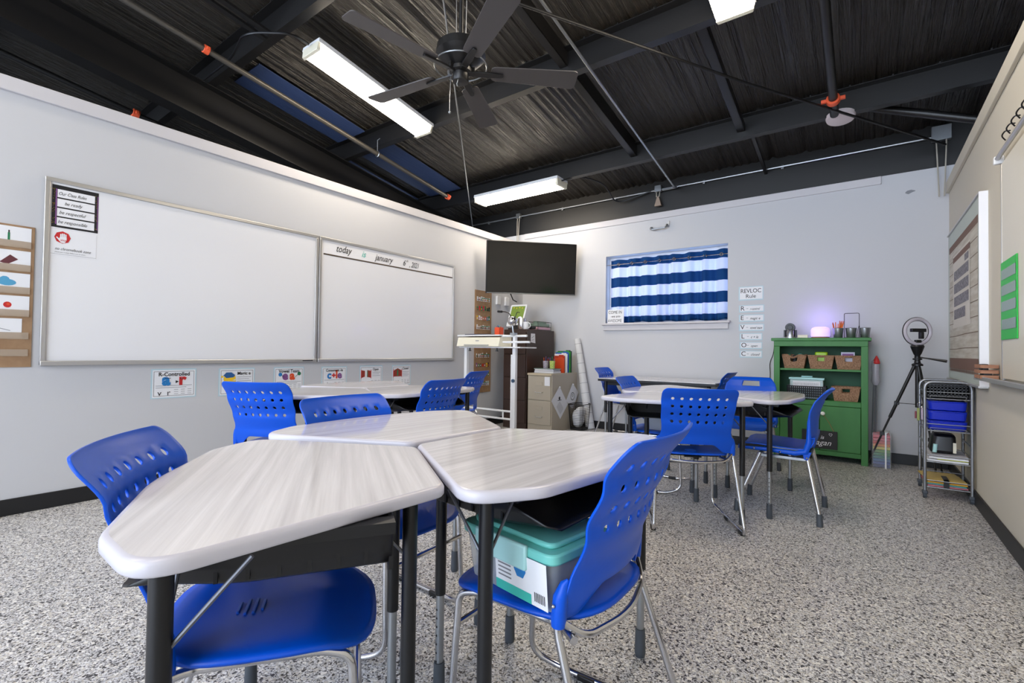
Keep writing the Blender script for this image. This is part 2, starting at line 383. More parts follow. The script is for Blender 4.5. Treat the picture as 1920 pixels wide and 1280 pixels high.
# ---------------------------------------------------------------- ceiling fan
FX, FY, FZ = -1.812, 1.936, 2.6
t = thing('ceiling_fan', 'dark five-blade ceiling fan hanging on a downrod with a pull chain', 'ceiling fan', (FX, FY, FZ))
MB(t, True).tube([(0,0,.17),(0,0,PZ(FY)-FZ+.1)], .013, 12).build('downrod', BLKM)
MB(t, True).lathe([(.03,.150),(.10,.146),(.134,.134),(.140,.088),(.128,.076),(.095,.044),(.06,.03),(.05,.02)], 36).build('motor_housing', BLKM, smooth=40)
MB(t, True).lathe([(.05,.02),(.062,.015),(.062,-.005),(.045,-.012),(.047,-.05),(.043,-.058),(.0,-.06)], 32, cap=False).build('switch_housing', BLKM, smooth=40)
for a in (42.8, 115, 187, 259, 331):
    M = Matrix.Rotation(R(a), 4, 'Z') @ Matrix.Rotation(R(-11), 4, 'X')
    out = rpoly([(.17,-.05,.03),(.66,-.068,.03),(.66,.068,.03),(.17,.05,.03)], 6)
    bl = MB(t, True).at(M).prism(out, 0, .007).build('blade', FANM, bevel=.0015)
    b = MB(t, True).at(M)
    b.prism(rpoly([(.045,-.016,.005),(.15,-.02,.01),(.24,-.012,.012),(.24,.012,.012),(.15,.02,.01),(.045,.016,.005)]), -.012, -.002)
    b.at(M @ T(.05,0,-.004)).box(-.01,-.014,-.01,.03,.014,.03)
    b.build('blade_arm', BLKM, bevel=.002)
MB(t, True).tube([(.146*math.cos(q), .146*math.sin(q), .030) for q in [i*2*PI/36 for i in range(36)]], .004, 6, closed=True).build('housing_ring', STEEL)
b = MB(t, True).tube([(-.045,-.03,-.02),(-.046,-.034,-.14),(-.046,-.034,-.22)], .0016, 6).ball((-.046,-.034,-.228), .008)
b.build('pull_chain', STEEL)
b = MB(t, True).tube([(.012,-.03,-.055),(.012,-.035,-.075),(.006,-.035,-.085),(.012,-.035,-.10)], .0025, 6); b.build('chain_stub', STEEL)
for s in (-1, 1):
    MB(t, True).tube([(s*.035,.0,.17),(s*.05,.0,PZ(FY)-FZ+.1)], .0022, 6).build('support_wire', STEEL)

# ---------------------------------------------------------------- roof services
tag(MB().tube([(-2.336, 2.30, PZ(2.30,-.09)), (-5.1, 5.80, PZ(5.8,-.05))], .007, 8).build('brace_rod', STEEL), 'thin steel bracing rod running behind the fan down to the television corner', 'rod')
tag(MB().tube([(-1.98, 2.60, PZ(2.6,-.08)), (-.758, 4.163, PZ(4.163,-.085)), (.60, 5.80, PZ(5.8,-.07))], .011, 8).build('brace_rod', BLKM), 'dark bracing rod crossing the roof from the fan to the right corner', 'rod')
t = thing('sprinkler_pipe', 'grey sprinkler pipe with orange couplings above the left whiteboards', 'pipe', (-4.5, 1, 3.6))
y0, y1 = -3.2, 4.60
MB(t).tube([(-4.5, y0, PZ(y0,-.14)), (-4.5, y1, PZ(y1,-.14))], .025, 14).build('pipe', mat('grey_pipe_paint', (92,88,82), .35, .5))
for y in (1.66, 4.60, -1.5):
    b = MB(t); z = PZ(y,-.14); b.tube([(-4.5,y-.022,z+.0035),(-4.5,y+.022,z-.0035)], .036, 16); b.box(-4.5-.05, y-.012, z-.012, -4.5+.05, y+.012, z+.012)
    b.build('pipe_coupling', ORANGEC, bevel=.003, label='orange pipe coupling')
for y in (3.44, .3):
    b = MB(t); z = PZ(y,-.14); b.tube([(-4.5,y,z+.03),(-4.5,y,PZ(y,.02)),(-4.46,y,PZ(y,.03))], .005, 6)
    b.tube([(-4.5+.03*math.cos(q), y, z+.032*math.sin(q)) for q in [i*PI/6 for i in range(12)]], .005, 6, closed=True)
    b.build('pipe_hanger', STEEL)
t = thing('sprinkler_pipe', 'dark sprinkler pipe with an orange coupling just above the left wall top, far left', 'pipe', (-6.37, 1, 3.6))
MB(t).tube([(-6.37, -3.2, PZ(-3.2,-.14)), (-6.37, 3.4, PZ(3.4,-.14))], .025, 14).build('pipe', BLKM)
b = MB(t); z = PZ(1.683,-.14); b.tube([(-6.37,1.683-.03,z+.005),(-6.37,1.683+.03,z-.005)], .045, 16).box(-6.44,1.683-.014,z-.014,-6.30,1.683+.014,z+.014)
b.build('pipe_coupling', ORANGEC, bevel=.003, label='orange pipe coupling')
t = thing('sprinkler_pipe', 'dark sprinkler pipe ending in an orange clamp above the round white detector', 'pipe', (-.21, 4, 3.3))
MB(t).tube([(-.21, -3, PZ(-3,-.05)), (-.204, 4.715, PZ(4.715,-.05)), (-.204, 4.95, PZ(4.95,-.05))], .033, 14).build('pipe', BLKM)
b = MB(t); z = PZ(4.73,-.05); b.tube([(-.204,4.705,z+.003),(-.204,4.755,z-.004)], .05, 16); b.box(-.204-.085,4.715,z-.014,-.204+.085,4.745,z+.014)
b.build('pipe_coupling', ORANGEC, bevel=.004, label='orange pipe coupling')
tag(MB().tube([(.02, 5.35, 3.30), (.75, 5.35, 2.985)], .035, 12).build('drain_pipe', BLKM), 'dark branch pipe sloping down to the right wall from the rear roof beam', 'pipe')
b = MB().at(T(-.165, 5.09, 3.16) @ Matrix.Rotation(R(-9), 4, 'X')).lathe([(.0,-.03),(.075,-.03),(.105,-.022),(.112,-.004),(.112,.012),(.0,.012)], 32, cap=False)
b.tube([(0,0,.0),(0,0,.06)], .02)
tag(b.build('smoke_detector', mat('detector_white', (226, 214, 216), .5), smooth=40), 'round white detector disc under the rear roof beam', 'detector')
# silver conduit along the roof and along the back fascia
def cond(name, label, pts, r=.0115, clips=(), material=STEEL):
    t = thing(name, label, 'conduit', pts[0])
    MB(t).tube(bend(pts, .08), r, 10).build('tube', material)
    for c in clips:
        b = MB(t); b.box(c[0]-.012, c[1]-.005, c[2]-.028, c[0]+.012, c[1]+.026, c[2]+.016); b.build('conduit_clip', STEEL, bevel=.002)
    return t
cz = 3.118
cond('conduit', 'silver conduit running along the black band above the window wall', [(-5.25, YB-.015, cz), (.57, YB-.015, cz)], clips=[(x, YB-.015, cz) for x in (-4.9,-3.52,-2.7,-1.55,-.72)])
cond('conduit', 'silver conduit coming down the roof to the small box above the window', [(-1.82, .2, PZ(.2,-.02)), (-1.82, 5.7, PZ(5.7,-.04)), (-1.86, YB-.03, cz-.015), (-2.05, YB-.03, cz-.017)], clips=())
def jbox(x, z, s, label, cord):
    t = thing('junction_box', label, 'electrical box', (x, YB-.045, z))
    MB(t, True).box(-s, -.02, -s*.95, s, .035, s*.95).build('box', STEEL, bevel=.004)
    b = MB(t, True)
    for q in (-.5, .5):
        b.tube(bend([(q*s, 0, -s*.9), (q*s*.9, -.01, -s*2.5), (q*s*.5, -.02, cord)], .03), .006, 6)
    b.build('cord', mat('grey_cord', (178, 172, 160), .6))
    return t
jbox(-4.28, 3.118, .038, 'small steel junction box with two cords dropping behind the television', -.45)
t = jbox(-2.10, 3.125, .042, 'small steel junction box above the window with a hanging plug', -.1)
MB(t, True).prism([(-.045,-.015),(.045,-.015),(.045,.015),(-.045,.015)], -.22, -.1, [(-.012,-.01),(.012,-.01),(.012,.01),(-.012,.01)]).build('plug', mat('taupe_plastic', (150, 132, 118), .5), bevel=.004)
t = jbox(.585, 3.135, .072, 'large steel junction box by the right wall with two thick cords', -.6)
# flexible black whips feeding the lights
tag(MB().tube(bend([(-2.97, 5.0, 3.13), (-2.80, 5.15, 3.20), (-2.62, 5.45, 3.16), (-2.66, 5.90, 3.02), (-2.2, 5.94, 3.115)], .15, 8), .009, 8).build('light_cable', BLKP), 'black flexible cable looping from the light above the television', 'cable')
tag(MB().tube(bend([(-3.76, 2.15, PZ(2.15,-.03)), (-3.66, 1.95, PZ(1.95,-.12)), (-3.95, 1.72, PZ(1.72,-.16)), (-4.6, 1.9, PZ(1.9,-.02)), (-5.2, 1.9, PZ(1.9,-.02))], .2, 10), .01, 8).build('light_cable', BLKP), 'black flexible cable arching from the far left ceiling light along the roof beam', 'cable')
tag(MB().tube([(-.10,0,.012),(-.105,-.03,.01),(-.085,-.045,-.012),(.085,-.045,-.006),(.105,-.03,.02),(.10,0,.022)], .009, 10).ball((-.10,-.016,.010), .022, 14).ball((.10,-.016,.020), .022, 14).tube([(.118,-.02,.02),(.125,-.02,.075)], .005, 8).build('wall_bracket', STEEL), 'silver curved bracket on the wall above the window', 'bracket').location = (-2.09, YB-.007, 2.625)

# ================================================================ window
t = thing('window_1', 'x', 'x', (-2.055, YB, WZ0)); t['kind'] = 'structure'; del t['label']; del t['category']
fw = .04; b = MB(t); y0, y1 = YB+.13, YB+.17
b.box(WX0, y0, WZ0, WX0+fw, y1, WZ1).box(WX1-fw, y0, WZ0, WX1, y1, WZ1).box(WX0+fw, y0, WZ0, WX1-fw, y1, WZ0+fw).box(WX0+fw, y0, WZ1-fw, WX1-fw, y1, WZ1).box(-2.075, y0, WZ0+fw, -2.035, y1, WZ1-fw)
b.build('window_frame', WHITE, bevel=.003)
gl = bpy.data.materials.new('window_glass'); gl.use_nodes = True; nt = gl.node_tree; nt.nodes.remove(nt.nodes['Principled BSDF'])
g1 = nt.nodes.new('ShaderNodeBsdfTransparent'); g1.inputs[0].default_value = (.48, .55, .66, 1); g2 = nt.nodes.new('ShaderNodeBsdfGlossy'); g2.inputs['Roughness'].default_value = .02; g3 = nt.nodes.new('ShaderNodeMixShader'); g3.inputs[0].default_value = .06
nt.links.new(g1.outputs[0], g3.inputs[1]); nt.links.new(g2.outputs[0], g3.inputs[2]); nt.links.new(g3.outputs[0], nt.nodes['Material Output'].inputs[0])
MB(t).box(WX0+fw, YB+.148, WZ0+fw, WX1-fw, YB+.152, WZ1-fw).build('window_pane', gl, smooth=0)
b = MB(t); b.box(-2.871, YB-.055, 1.405, -1.246, YB+.13, 1.432); b.box(-2.85, YB-.03, 1.335, -1.266, YB, 1.405)
b.build('window_sill', TRIMP, bevel=.004)
# curtain
def curt(u, v):
    x = -2.785+u*1.500; z = 2.29-v*.848
    w = .024*math.sin(u*2*PI*8.0+.6)+.012*math.sin(u*2*PI*19+1)*(.3+v)+.006*math.sin(u*97)
    if v > .93: w *= 1.5
    return (x, YB+.055+w, z+.010*math.sin(u*2*PI*4.3)*(.3+v))
t = thing('curtain', 'navy and white striped grommet curtain hanging in the window', 'curtain', (-2.05, YB+.05, 2.27))
o = MB(t).grid(curt, 220, 30).build('cloth', CURT, solid=.0015, smooth=180)
b = MB(t)
for k in range(8):
    x = -2.66+k*.186; z = 2.225
    b.tube([(x+.018*math.cos(q), YB+.03, z+.018*math.sin(q)) for q in [i*PI/6 for i in range(12)]], .005, 6, closed=True)
b.build('grommet', CHROME, label='row of shiny chrome grommets')
t = thing('curtain_rod', 'thin chrome curtain rod inside the window recess', 'curtain rod', (-2.05, YB+.05, 2.225))
MB(t).tube([(WX0, YB+.028, 2.225), (WX1, YB+.028, 2.225)], .006, 8).build('rod', CHROME)
t = thing('window_sign', 'small white card lettered COME IN we are AWESOME on the window sill', 'sign', (-2.69, YB-.012, WZ0))
b = MB(t).m(PAPER); b.at(frame((-2.80, YB-.005, WZ0+.0005), (1,0,0), (0,0.05,1))).box(0, 0, -.003, .235, .185, 0).m(INK)
b.text('COME IN', .012, .128, .058, .001, sx=.82).text('-we are-', .045, .078, .042, .001, shear=.3, bold=.01).text('AWESOME', .008, .014, .058, .001, sx=.72)
b.build('card', None, smooth=0)

# ================================================================ chairs
def smooth(t): t = max(0., min(1., t)); return t*t*(3-2*t)
def interp(tab, z):
    for (a, va), (b_, vb) in zip(tab, tab[1:]):
        if z <= b_: return va+(vb-va)*smooth((z-a)/(b_-a)) if b_ > a else vb
    return tab[-1][1]
def chair_a(label):
    t = thing('school_chair', label, 'chair', (0,0,0), 0, 'blue perforated-back school chairs')
    ZT = .845; HC, HR = .052, .047; zrow0 = ZT-.062      # first hole row centre
    def yo(z): return interp([(.44,-.165),(.54,-.185),(.64,-.216),(.75,-.262),(.858,-.325)], z)
    def wf(z): return interp([(.44,.222),(.50,.221),(.59,.199),(.69,.207),(.79,.212),(.86,.213)], z)
    def pos(x, z):    # nominal x in [-.22,.22]
        W = wf(z); k = W/.22; Rr = .036
        if z > ZT-Rr: k *= (W-Rr+math.sqrt(max(Rr*Rr-(z-ZT+Rr)**2, 0)))/W
        X = x*k; return (X, yo(z)+.85*X*X, z)
    gx = [-.22,-.208,-.195]+[-3.5*HC+HC/4*i for i in range(29)]+[.195,.208,.22]
    ztop = zrow0+HR/2; zb0 = ztop-4*HR
    rows = [zb0+HR/4*i for i in range(17)]+[ztop+(ZT-ztop)*q for q in (.25,.48,.66,.8,.9,.96,1)]
    NB = 9
    def zb(x): return .505-.052*smooth((abs(x)-.09)/.085)
    V, F, idx = [], [], {}
    def vid(i, j):
        if (i, j) not in idx:
            x = gx[i]
            if j < NB: z = zb(x)+(zb0-zb(x))*j/NB; p = pos(x, z)
            else: p = pos(x, rows[j-NB])
            idx[(i, j)] = len(V); V.append(p)
        return idx[(i, j)]
    nj = NB+len(rows)-1
    for j in range(nj):
        for i in range(len(gx)-1):
            if 3 <= i < 31 and NB <= j < NB+16: continue
            F.append((vid(i,j), vid(i+1,j), vid(i+1,j+1), vid(i,j+1)))
    for cc in range(7):
        for rr in range(4):
            i0, j0 = 3+cc*4, NB+rr*4; cx = gx[i0+2]; cz = rows[rr*4+2]
            ring = [(i0+k, j0) for k in range(4)]+[(i0+4, j0+k) for k in range(4)]+[(i0+4-k, j0+4) for k in range(4)]+[(i0, j0+4-k) for k in range(4)]
            outer = [vid(*q) for q in ring]; inner = []
            for k in range(16):
                a = -3*PI/4+2*PI*k/16
                inner.append(len(V)); V.append(pos(cx+.0094*math.cos(a), cz+.0094*math.sin(a)))
            for k in range(16): F.append((outer[k], outer[(k+1)%16], inner[(k+1)%16], inner[k]))
    b = MB(t); b.add(V, F)
    back = b.build('backrest', BLUE, solid=.0065, smooth=60)
    d = back.modifiers.new('bevel', 'BEVEL'); d.width = .002; d.segments = 2; d.limit_method = 'ANGLE'; d.angle_limit = R(50)
    for s in (-1, 1):
        b = MB(t)
        b.tube([(s*.219,-.122,.44),(s*.219,-.123,.455),(s*.218,-.127,.505),(s*.215,-.135,.535),(s*.212,-.142,.545)], [.0160,.0175,.0170,.010,.003], 14)
        b.build('sleeve', BLUE, smooth=50)
        b = MB(t).ball((s*.238,-.12,.49), .0045, 8); b.build('rivet', CHROME)
    def seat(u, v):
        a = 2*PI*u; r = v
        n = 3.2; c, s_ = math.cos(a), math.sin(a); q = (abs(c)**n+abs(s_)**n)**(-1/n)
        x = .214*q*c*r; y = .035+.225*q*s_*r
        x *= 1+.03*(y/.2)
        z = .452-.014*(1-(x/.212)**2)*(1-r**4)-.030*smooth((y-.13)/.13)+.012*smooth((-y-.08)/.12)-.010*r**8
        return (x, y, z)
    MB(t).polar(seat, 48, 14).build('seat', BLUE, solid=.009, smooth=70, off=-1)
    b = MB(t)
    for k, w_ in enumerate((.022,.032,.032,.022)):
        b.box(-w_, -.05+k*.017, .4375, w_, -.044+k*.017, .4435)
    b.build('seat_vent', mat('blue_vent', (30, 96, 205), .4), bevel=.001)
    for s in (-1, 1):
        pts = bend([(s*.219,-.1265,.50),(s*.222,-.119,.44),(s*.252,-.262,.0125),(s*.235,.13,.0125),(s*.195,.225,.05),(s*.185,.205,.40),(s*.178,.15,.4165),(s*.165,-.10,.412),(s*.205,-.155,.412)], .05, 6)
        MB(t).tube(pts, .0098, 10).build('leg_frame', CHROME, smooth=60)
        for yy in (-.20, .04):
            b = MB(t); k = (yy+.262)/.362; xx = .252-.017*k
            b.box(s*xx-.013, yy-.03, .0, s*xx+.013, yy+.03, .02); b.build('glide', BLKP, bevel=.004)
    MB(t).tube([(-.188,.216,.31),(.188,.216,.31)], .008, 10).build('stretcher', CHROME)
    MB(t).tube(bend([(-.222,-.125,.455),(-.17,-.165,.408),(0,-.20,.402),(.17,-.165,.408),(.222,-.125,.455)], .08), .008, 10).build('rear_rail', CHROME)
    MB(t).box(-.05,-.10,.412,.05,.08,.42).tube([(-.165,-.02,.412),(.165,-.02,.412)], .008).build('seat_plate', BLKP)
    return t
def chair_b(label):
    t = thing('school_chair', label, 'chair', (0,0,0), 0, 'blue four-leg school chairs with a slot handle')
    prof = [(.235,.405),(.225,.425),(.19,.44),(.10,.443),(0,.437),(-.10,.433),(-.15,.437),(-.185,.455),(-.203,.49),(-.208,.55),(-.21,.62),(-.222,.69),(-.245,.75),(-.275,.80),(-.302,.828)]
    N = len(prof)-1
    def pp(v):
        q = v*N; i = min(int(q), N-1); f_ = q-i; a, c = prof[i], prof[i+1]
        return a[0]+(c[0]-a[0])*f_, a[1]+(c[1]-a[1])*f_
    def fn(u, v):
        y, z = pp(v); s = u*2-1; w = .215
        if v > .6: w = .215-.0*v
        if z > .72: w = .215*math.sqrt(max(1-((z-.72)/.14)**2*.82, .02))
        if v < .12: w = .215-.05*(1-v/.12)**2
        x = s*w
        bow = .9*x*x
        if z > .52: return (x, y+bow, z)
        return (x, y, z+.35*x*x if v > .05 else z)
    V = []; F = []; nu, nv = 40, 90
    for j in range(nv+1):
        for i in range(nu+1): V.append(fn(i/nu, j/nv))
    for j in range(nv):
        z = pp((j+.5)/nv)[1]
        for i in range(nu):
            s = abs((i+.5)/nu*2-1)
            if .750 < z < .792 and s < .33: continue
            F.append((j*(nu+1)+i, j*(nu+1)+i+1, (j+1)*(nu+1)+i+1, (j+1)*(nu+1)+i))
    MB(t).add(V, F).build('seat_shell', BLUE, solid=.007, smooth=70)
    for s in (-1, 1):
        b = MB(t)
        b.tube([(s*.212,.20,.425),(s*.214,.05,.430),(s*.214,-.10,.424),(s*.215,-.16,.440),(s*.210,-.175,.50),(s*.208,-.175,.58),(s*.206,-.178,.66)], [.009,.014,.016,.02,.017,.012,.005], 10)
        b.prism([(.0,0),(.05,.0),(.04,-.045),(.02,-.05)], -.012, .012)
        b.V[-8:] = [Vector((s*.212+v.z*.9, -.19+v.x*1.0, .44+v.y)) for v in b.V[-8:]]
        b.build('side_rail', BLUE, smooth=60)
        for (yy, zz) in ((-.165,.405),(-.02,.425),(.13,.43)):
            MB(t).ball((s*.229, yy, zz), .006, 8).build('rivet', CHROME)
        for (y0, y1, x1) in ((-.165,-.235,.235),(.10,.235,.225)):
            b = MB(t).tube([(s*.19, y0, .40), (s*x1, y1, .05)], .0125, 12); b.build('leg', CHROME)
            MB(t).tube([(s*(x1-.006), y1*.985, .075), (s*x1, y1, .0)], [.0165,.0185], 12).build('foot_cap', GREYM)
        MB(t).box(s*.18-.012,-.17,.375,s*.18+.012,.12,.395).build('side_bar', STEEL, bevel=.003)
    MB(t).tube([(-.19,-.165,.398),(.19,-.165,.398)], .011, 10).tube([(-.19,.10,.398),(.19,.10,.398)], .011, 10).build('cross_rail', BLKP)
    return t
ca = chair_a('blue chair at left front, its perforated back leaning out beside the nearest desk')
CH = [(-1.145,.57,-36,None),
 (-.668,1.145,90,'blue chair in the right foreground with a clear storage bin on its seat'),
 (-1.50,1.225,-88,'blue chair behind the front desks, its back reflected in the desk top'),
 (-3.02,1.60,30,'blue chair with perforated back in front of the R-Controlled and Magic e posters'),
 (-2.60,2.38,94,'blue chair on the window side of the whiteboard desks, back above the front desk corner'),
 (-3.28,3.48,103,'blue chair seen edge-on below the brown pocket chart by the white cart'),
 (-.885,3.10,28,'blue chair in the middle, back squarely toward us at the round desk cluster'),
 (-1.31,3.76,-88,'blue chair at the left of the round desk cluster with a teal-lidded bin on it'),
 (-2.42,5.62,-90,'small blue chair at the left end of the long back table'),
 (-1.42,5.52,88,'small blue chair at the right end of the long back table')]
ca.location = (CH[0][0], CH[0][1], 0); ca.rotation_euler = (0,0,R(CH[0][2]))
for x, y, a, lb in CH[1:]:
    r = dup(ca, (x, y, 0), a, lb)
    if 'foreground' in lb:
        for c in kids(r):
            if c.name.startswith('backrest'): c.scale = (1, 1, 1.045); c.location = (0, 0, -.02)
cb = chair_b('blue four-leg chair seen from the side at the right of the round desk cluster')
cb.location = (-.45, 3.71, 0); cb.rotation_euler = (0,0,R(90))
dup(cb, (-.845, 4.66, 0), 180, 'blue chair with a slot handle facing us behind the round desk cluster')

# ================================================================ student desks
def desk(label):
    t = thing('student_desk', label, 'desk', (0,0,0), 0, 'shaped student desks')
    out = rpoly([(-.215,0,.045),(-.484,-.477,.075),(-.334,-.572,.13),(.0,-.612,.6),(.334,-.572,.13),(.484,-.477,.075),(.215,0,.045)][::1], 8)
    def inset(pts, d):
        c = (0,-.3); return [((x-c[0])*(1-d/.42)+c[0], (y-c[1])*(1-d/.30)+c[1]) for x, y in pts]
    b = MB(t)
    layers = [(.010,.727),(.003,.7295),(0,.734),(0,.747),(.002,.7515),(.006,.7546),(.011,.7555)]
    vs = []; n = len(out)
    for d, z in layers: vs += [(x, y, z) for x, y in inset(out, d)]
    fs = [(i*n+k, (i)*n+(k+1)%n, (i+1)*n+(k+1)%n, (i+1)*n+k) for i in range(len(layers)-1) for k in range(n)]
    fs = [f[::-1] for f in fs]
    b.m(EDGE).add(vs, fs); top = [(x, y, .7555) for x, y in inset(out, .011)]
    b.m(WOOD).add(top, [tuple(range(n))[::-1]]); b.m(EDGE).add([(x, y, .727) for x, y in inset(out, .010)], [tuple(range(n))])
    b.build('desk_top', None, smooth=50)
    for (lx, ly) in ((-.40,-.465),(.40,-.465),(-.17,-.07),(.17,-.07)):
        lg = MB(t).tube([(lx,ly,.722),(lx,ly,.30)], .0165, 16).build('leg', BLKP)
        b = MB(t).tube([(lx,ly,.30),(lx,ly,.02)], .0128, 14).build('lower_tube', STEEL); b.parent = lg
        b = MB(t).m(INK)
        for k in range(7):
            b.at(T(lx+(.0128 if lx > 0 else -.0128), ly, .10+k*.026) @ Matrix.Rotation(PI/2, 4, 'Y')).disc(0, 0, .0035, .0004*(1 if lx > 0 else -1), 8)
        b.build('adjustment_hole', None).parent = lg
        b = MB(t).tube([(lx,ly,.095),(lx,ly,.012),(lx,ly,0)], [.0165,.0185,.016], 14).build('foot_boot', GREYM); b.parent = lg
        sx = -1 if lx > 0 else 1
        for (dx, dy) in ((sx*.11, 0), (0, (.12 if ly < -.2 else -.12))):
            b = MB(t).tube([(lx,ly,.585),(lx+dx,ly+dy,.722)], .0038, 8).build('leg_brace', mat('brace_grey', (104,106,112), .35, .7)); b.parent = lg
    b = MB(t)      # open book box, mouth toward the sitter
    path = [(-.30,.712),(-.288,.66),(-.272,.632),(-.24,.617),(.24,.617),(.272,.632),(.288,.66),(.30,.712)]
    def bx(u, v):
        q = u*(len(path)-1); i = min(int(q), len(path)-2); f_ = q-i
        x = path[i][0]+(path[i+1][0]-path[i][0])*f_; z = path[i][1]+(path[i+1][1]-path[i][1])*f_
        zz = (z-.617)/.095; mouth = -.565+.20*zz**1.3
        y = -.12+(mouth+.12)*v
        z += .022*(1-zz)*smooth((v-.55)/.45)
        return (x*(1+.05*v*(1-zz)), y, z)
    b.grid(bx, 63, 14); b.box(-.28,-.124,.62,.28,-.118,.712)
    for sx_ in (-1, 1):
        b.box(sx_*.30,-.50,.708,sx_*.335,-.12,.727)
        for k in range(6): b.box(sx_*.2875,-.17-k*.05,.64,sx_*.292,-.166-k*.05,.705)
    b.build('book_box', BLKP, solid=.004, smooth=50)
    return t
dk = desk('light grey shaped desk nearest the camera, blurred at the left front')
def place(o, cx, cy, vx, vy, rot):     # put local corner (vx,vy) of the desk at (cx,cy)
    a = R(rot); return (cx-(vx*math.cos(a)-vy*math.sin(a)), cy-(vx*math.sin(a)+vy*math.cos(a)), 0)
g = .004
DK = [(-.910,.878,-34.2,None),
 (-1.108,1.238,87,'light grey shaped desk at the right front with a clear bin below it'),
 (-1.136,1.245,-95,'light grey shaped desk touching the two front desks on the whiteboard side'),
 (-1.135,3.51,20,'light grey shaped desk of the round cluster nearest to us, before the middle chair'),
 (-.935,3.86,88,'light grey shaped desk of the round cluster next to the green cabinet'),
 (-.962,3.875,-92,'light grey shaped desk of the round cluster nearest the back table'),
 (-3.168,2.08,34,'light grey shaped desk beneath the Vowel Team poster'),
 (-2.985,2.43,88,'light grey shaped desk beneath the Open and Closed posters'),
 (-3.005,2.44,-92,'light grey shaped desk pushed against the wall below the middle of the whiteboards')]
for i, (x, y, rot, lb) in enumerate(DK):
    if i == 0: dk.location = (x, y, 0); dk.rotation_euler = (0,0,R(rot))
    else: dup(dk, (x, y, 0), rot, lb)

# clear bins with teal lids standing on chair seats
def bin_(label, loc, rz, L=.36, W=.235, H=.155):
    t = thing('storage_bin', label, 'storage bin', loc, rz, 'clear storage bins with teal lids')
    b = MB(t, True); o = rpoly([(-L/2+.015,-W/2+.015,.03),(L/2-.015,-W/2+.015,.03),(L/2-.015,W/2-.015,.03),(-L/2+.015,W/2-.015,.03)]); o2 = [(x*L/(L-.03), y*W/(W-.03)) for x, y in o]
    n = len(o); b.add([(x,y,0) for x, y in o]+[(x,y,H) for x, y in o2], [tuple(range(n))[::-1]]+[(i,(i+1)%n,n+(i+1)%n,n+i) for i in range(n)])
    b.build('bin_body', CLEAR, smooth=50)
    b = MB(t, True); o3 = rpoly([(-L/2-.006,-W/2-.006,.035),(L/2+.006,-W/2-.006,.035),(L/2+.006,W/2+.006,.035),(-L/2-.006,W/2+.006,.035)])
    b.prism(o3, H-.018, H+.008); b.prism([(x*.86,y*.80) for x, y in o3], H+.008, H+.022); b.build('bin_lid', TEAL, bevel=.005)
    for s in (-1, 1):
        b = MB(t, True).box(-L*.28, s*(W/2+.004), H-.045, L*.28, s*(W/2+.018), H+.014); b.build('latch', TEAL2, bevel=.005)
    b = MB(t, True).box(-L*.34,-W*.36,.006,.0,W*.3,.10).box(.02,-W*.3,.006,L*.36,W*.34,.075); b.build('contents', mat('notebook_grey', (120, 122, 140), .6), bevel=.004)
    b = MB(t, True).m(PAPER).at(frame((-.02,-W/2-.002,.012),(1,0,0),(0,-.09,1)))
    b.rect(0,0,.17,.108).m(TEALI).rect(0,0,.12,.024,.0006).m(CYANI).disc(.085,.07,.020,.0006,6).m(INKG)
    for k in range(5): b.rect(.01,.036+k*.010,.055,.040+k*.010,.0006)
    b.m(INK)
    for k in range(7): b.rect(.130+k*.005,.012,.1325+k*.005,.034,.0008)
    b.rect(.008,.088,.06,.096,.0008)
    b.build('product_label', None, smooth=0, label='white and green paper label')
    return t
bn = bin_('clear bin with a pale teal lid and paper label on the right foreground chair', (-.70, 1.065, .449), -9, L=.32, H=.132)

dup(bn, (-1.27, 3.78, .449), 82, 'clear bin with a teal lid on the chair left of the round desk cluster')

# long table at the back
t = thing('long_table', 'long table with a light top and black edge against the window wall', 'table', (-1.9, 5.55, 0))
b = MB(t); b.m(WOOD).box(-2.53, 5.16, .728, -1.22, 5.92, .738).m(BLKP).box(-2.535, 5.155, .703, -1.215, 5.925, .728); b.build('table_top', None, bevel=.003)
MB(t).box(-2.45, 5.24, .655, -1.3, 5.26, .703).build('apron', BLKP)
for x, y in ((-2.47,5.24),(-1.3,5.24),(-2.47,5.85),(-1.3,5.85)):
    lg = MB(t).tube([(x,y,.703),(x,y,.33)], .018, 14).build('leg', BLKP)
    MB(t).tube([(x,y,.33),(x,y,.0)], .0135, 12).build('lower_tube', STEEL).parent = lg
tag(MB().tube([(-2.0,5.93,.30),(-2.05,5.85,.15),(-2.15,5.8,.01),(-2.3,5.7,.01),(-2.4,5.5,.01),(-2.2,5.35,.01),(-1.9,5.3,.01)], .005, 6).build('charger_cable', WHITE), 'white power cable lying on the floor under the back table', 'cable')

# ================================================================ left wall
def board(label, y0, y1, z0=.913, z1=2.12):
    t = thing('whiteboard', label, 'whiteboard', (XL, (y0+y1)/2, z0), 0, 'wall whiteboards')
    MB(t).box(XL+.004, y0+.02, z0+.02, XL+.016, y1-.02, z1-.02).build('writing_surface', WBOARD, smooth=0)
    fw_ = .026; b = MB(t)
    b.box(XL, y0, z1-fw_, XL+.026, y1, z1).box(XL, y0, z0, XL+.026, y0+fw_, z1-fw_).box(XL, y1-fw_, z0, XL+.026, y1, z1-fw_)
    b.build('board_frame', ALU, bevel=.003)
    MB(t).box(XL, y0, z0, XL+.032, y1, z0+.03).build('bottom_rail', ALU, bevel=.004)
    return t
t1 = board('large blank whiteboard, the left one, with class rules in its corner', .652, 2.545)
t2 = board('whiteboard beside the corner with the date written across its top', 2.555, 4.43)
tag(MB().box(XL+.034, 2.40, .925, XL+.037, 2.50, .933).build('board_label', INK), 'small black maker label on the left whiteboard rail', 'label')
def script(b, txt, x, y, size, z=.0008, bold=.0, sx=.9): return b.text(txt, x, y, size, z, shear=.35, bold=bold, sx=sx)
ON = .0168
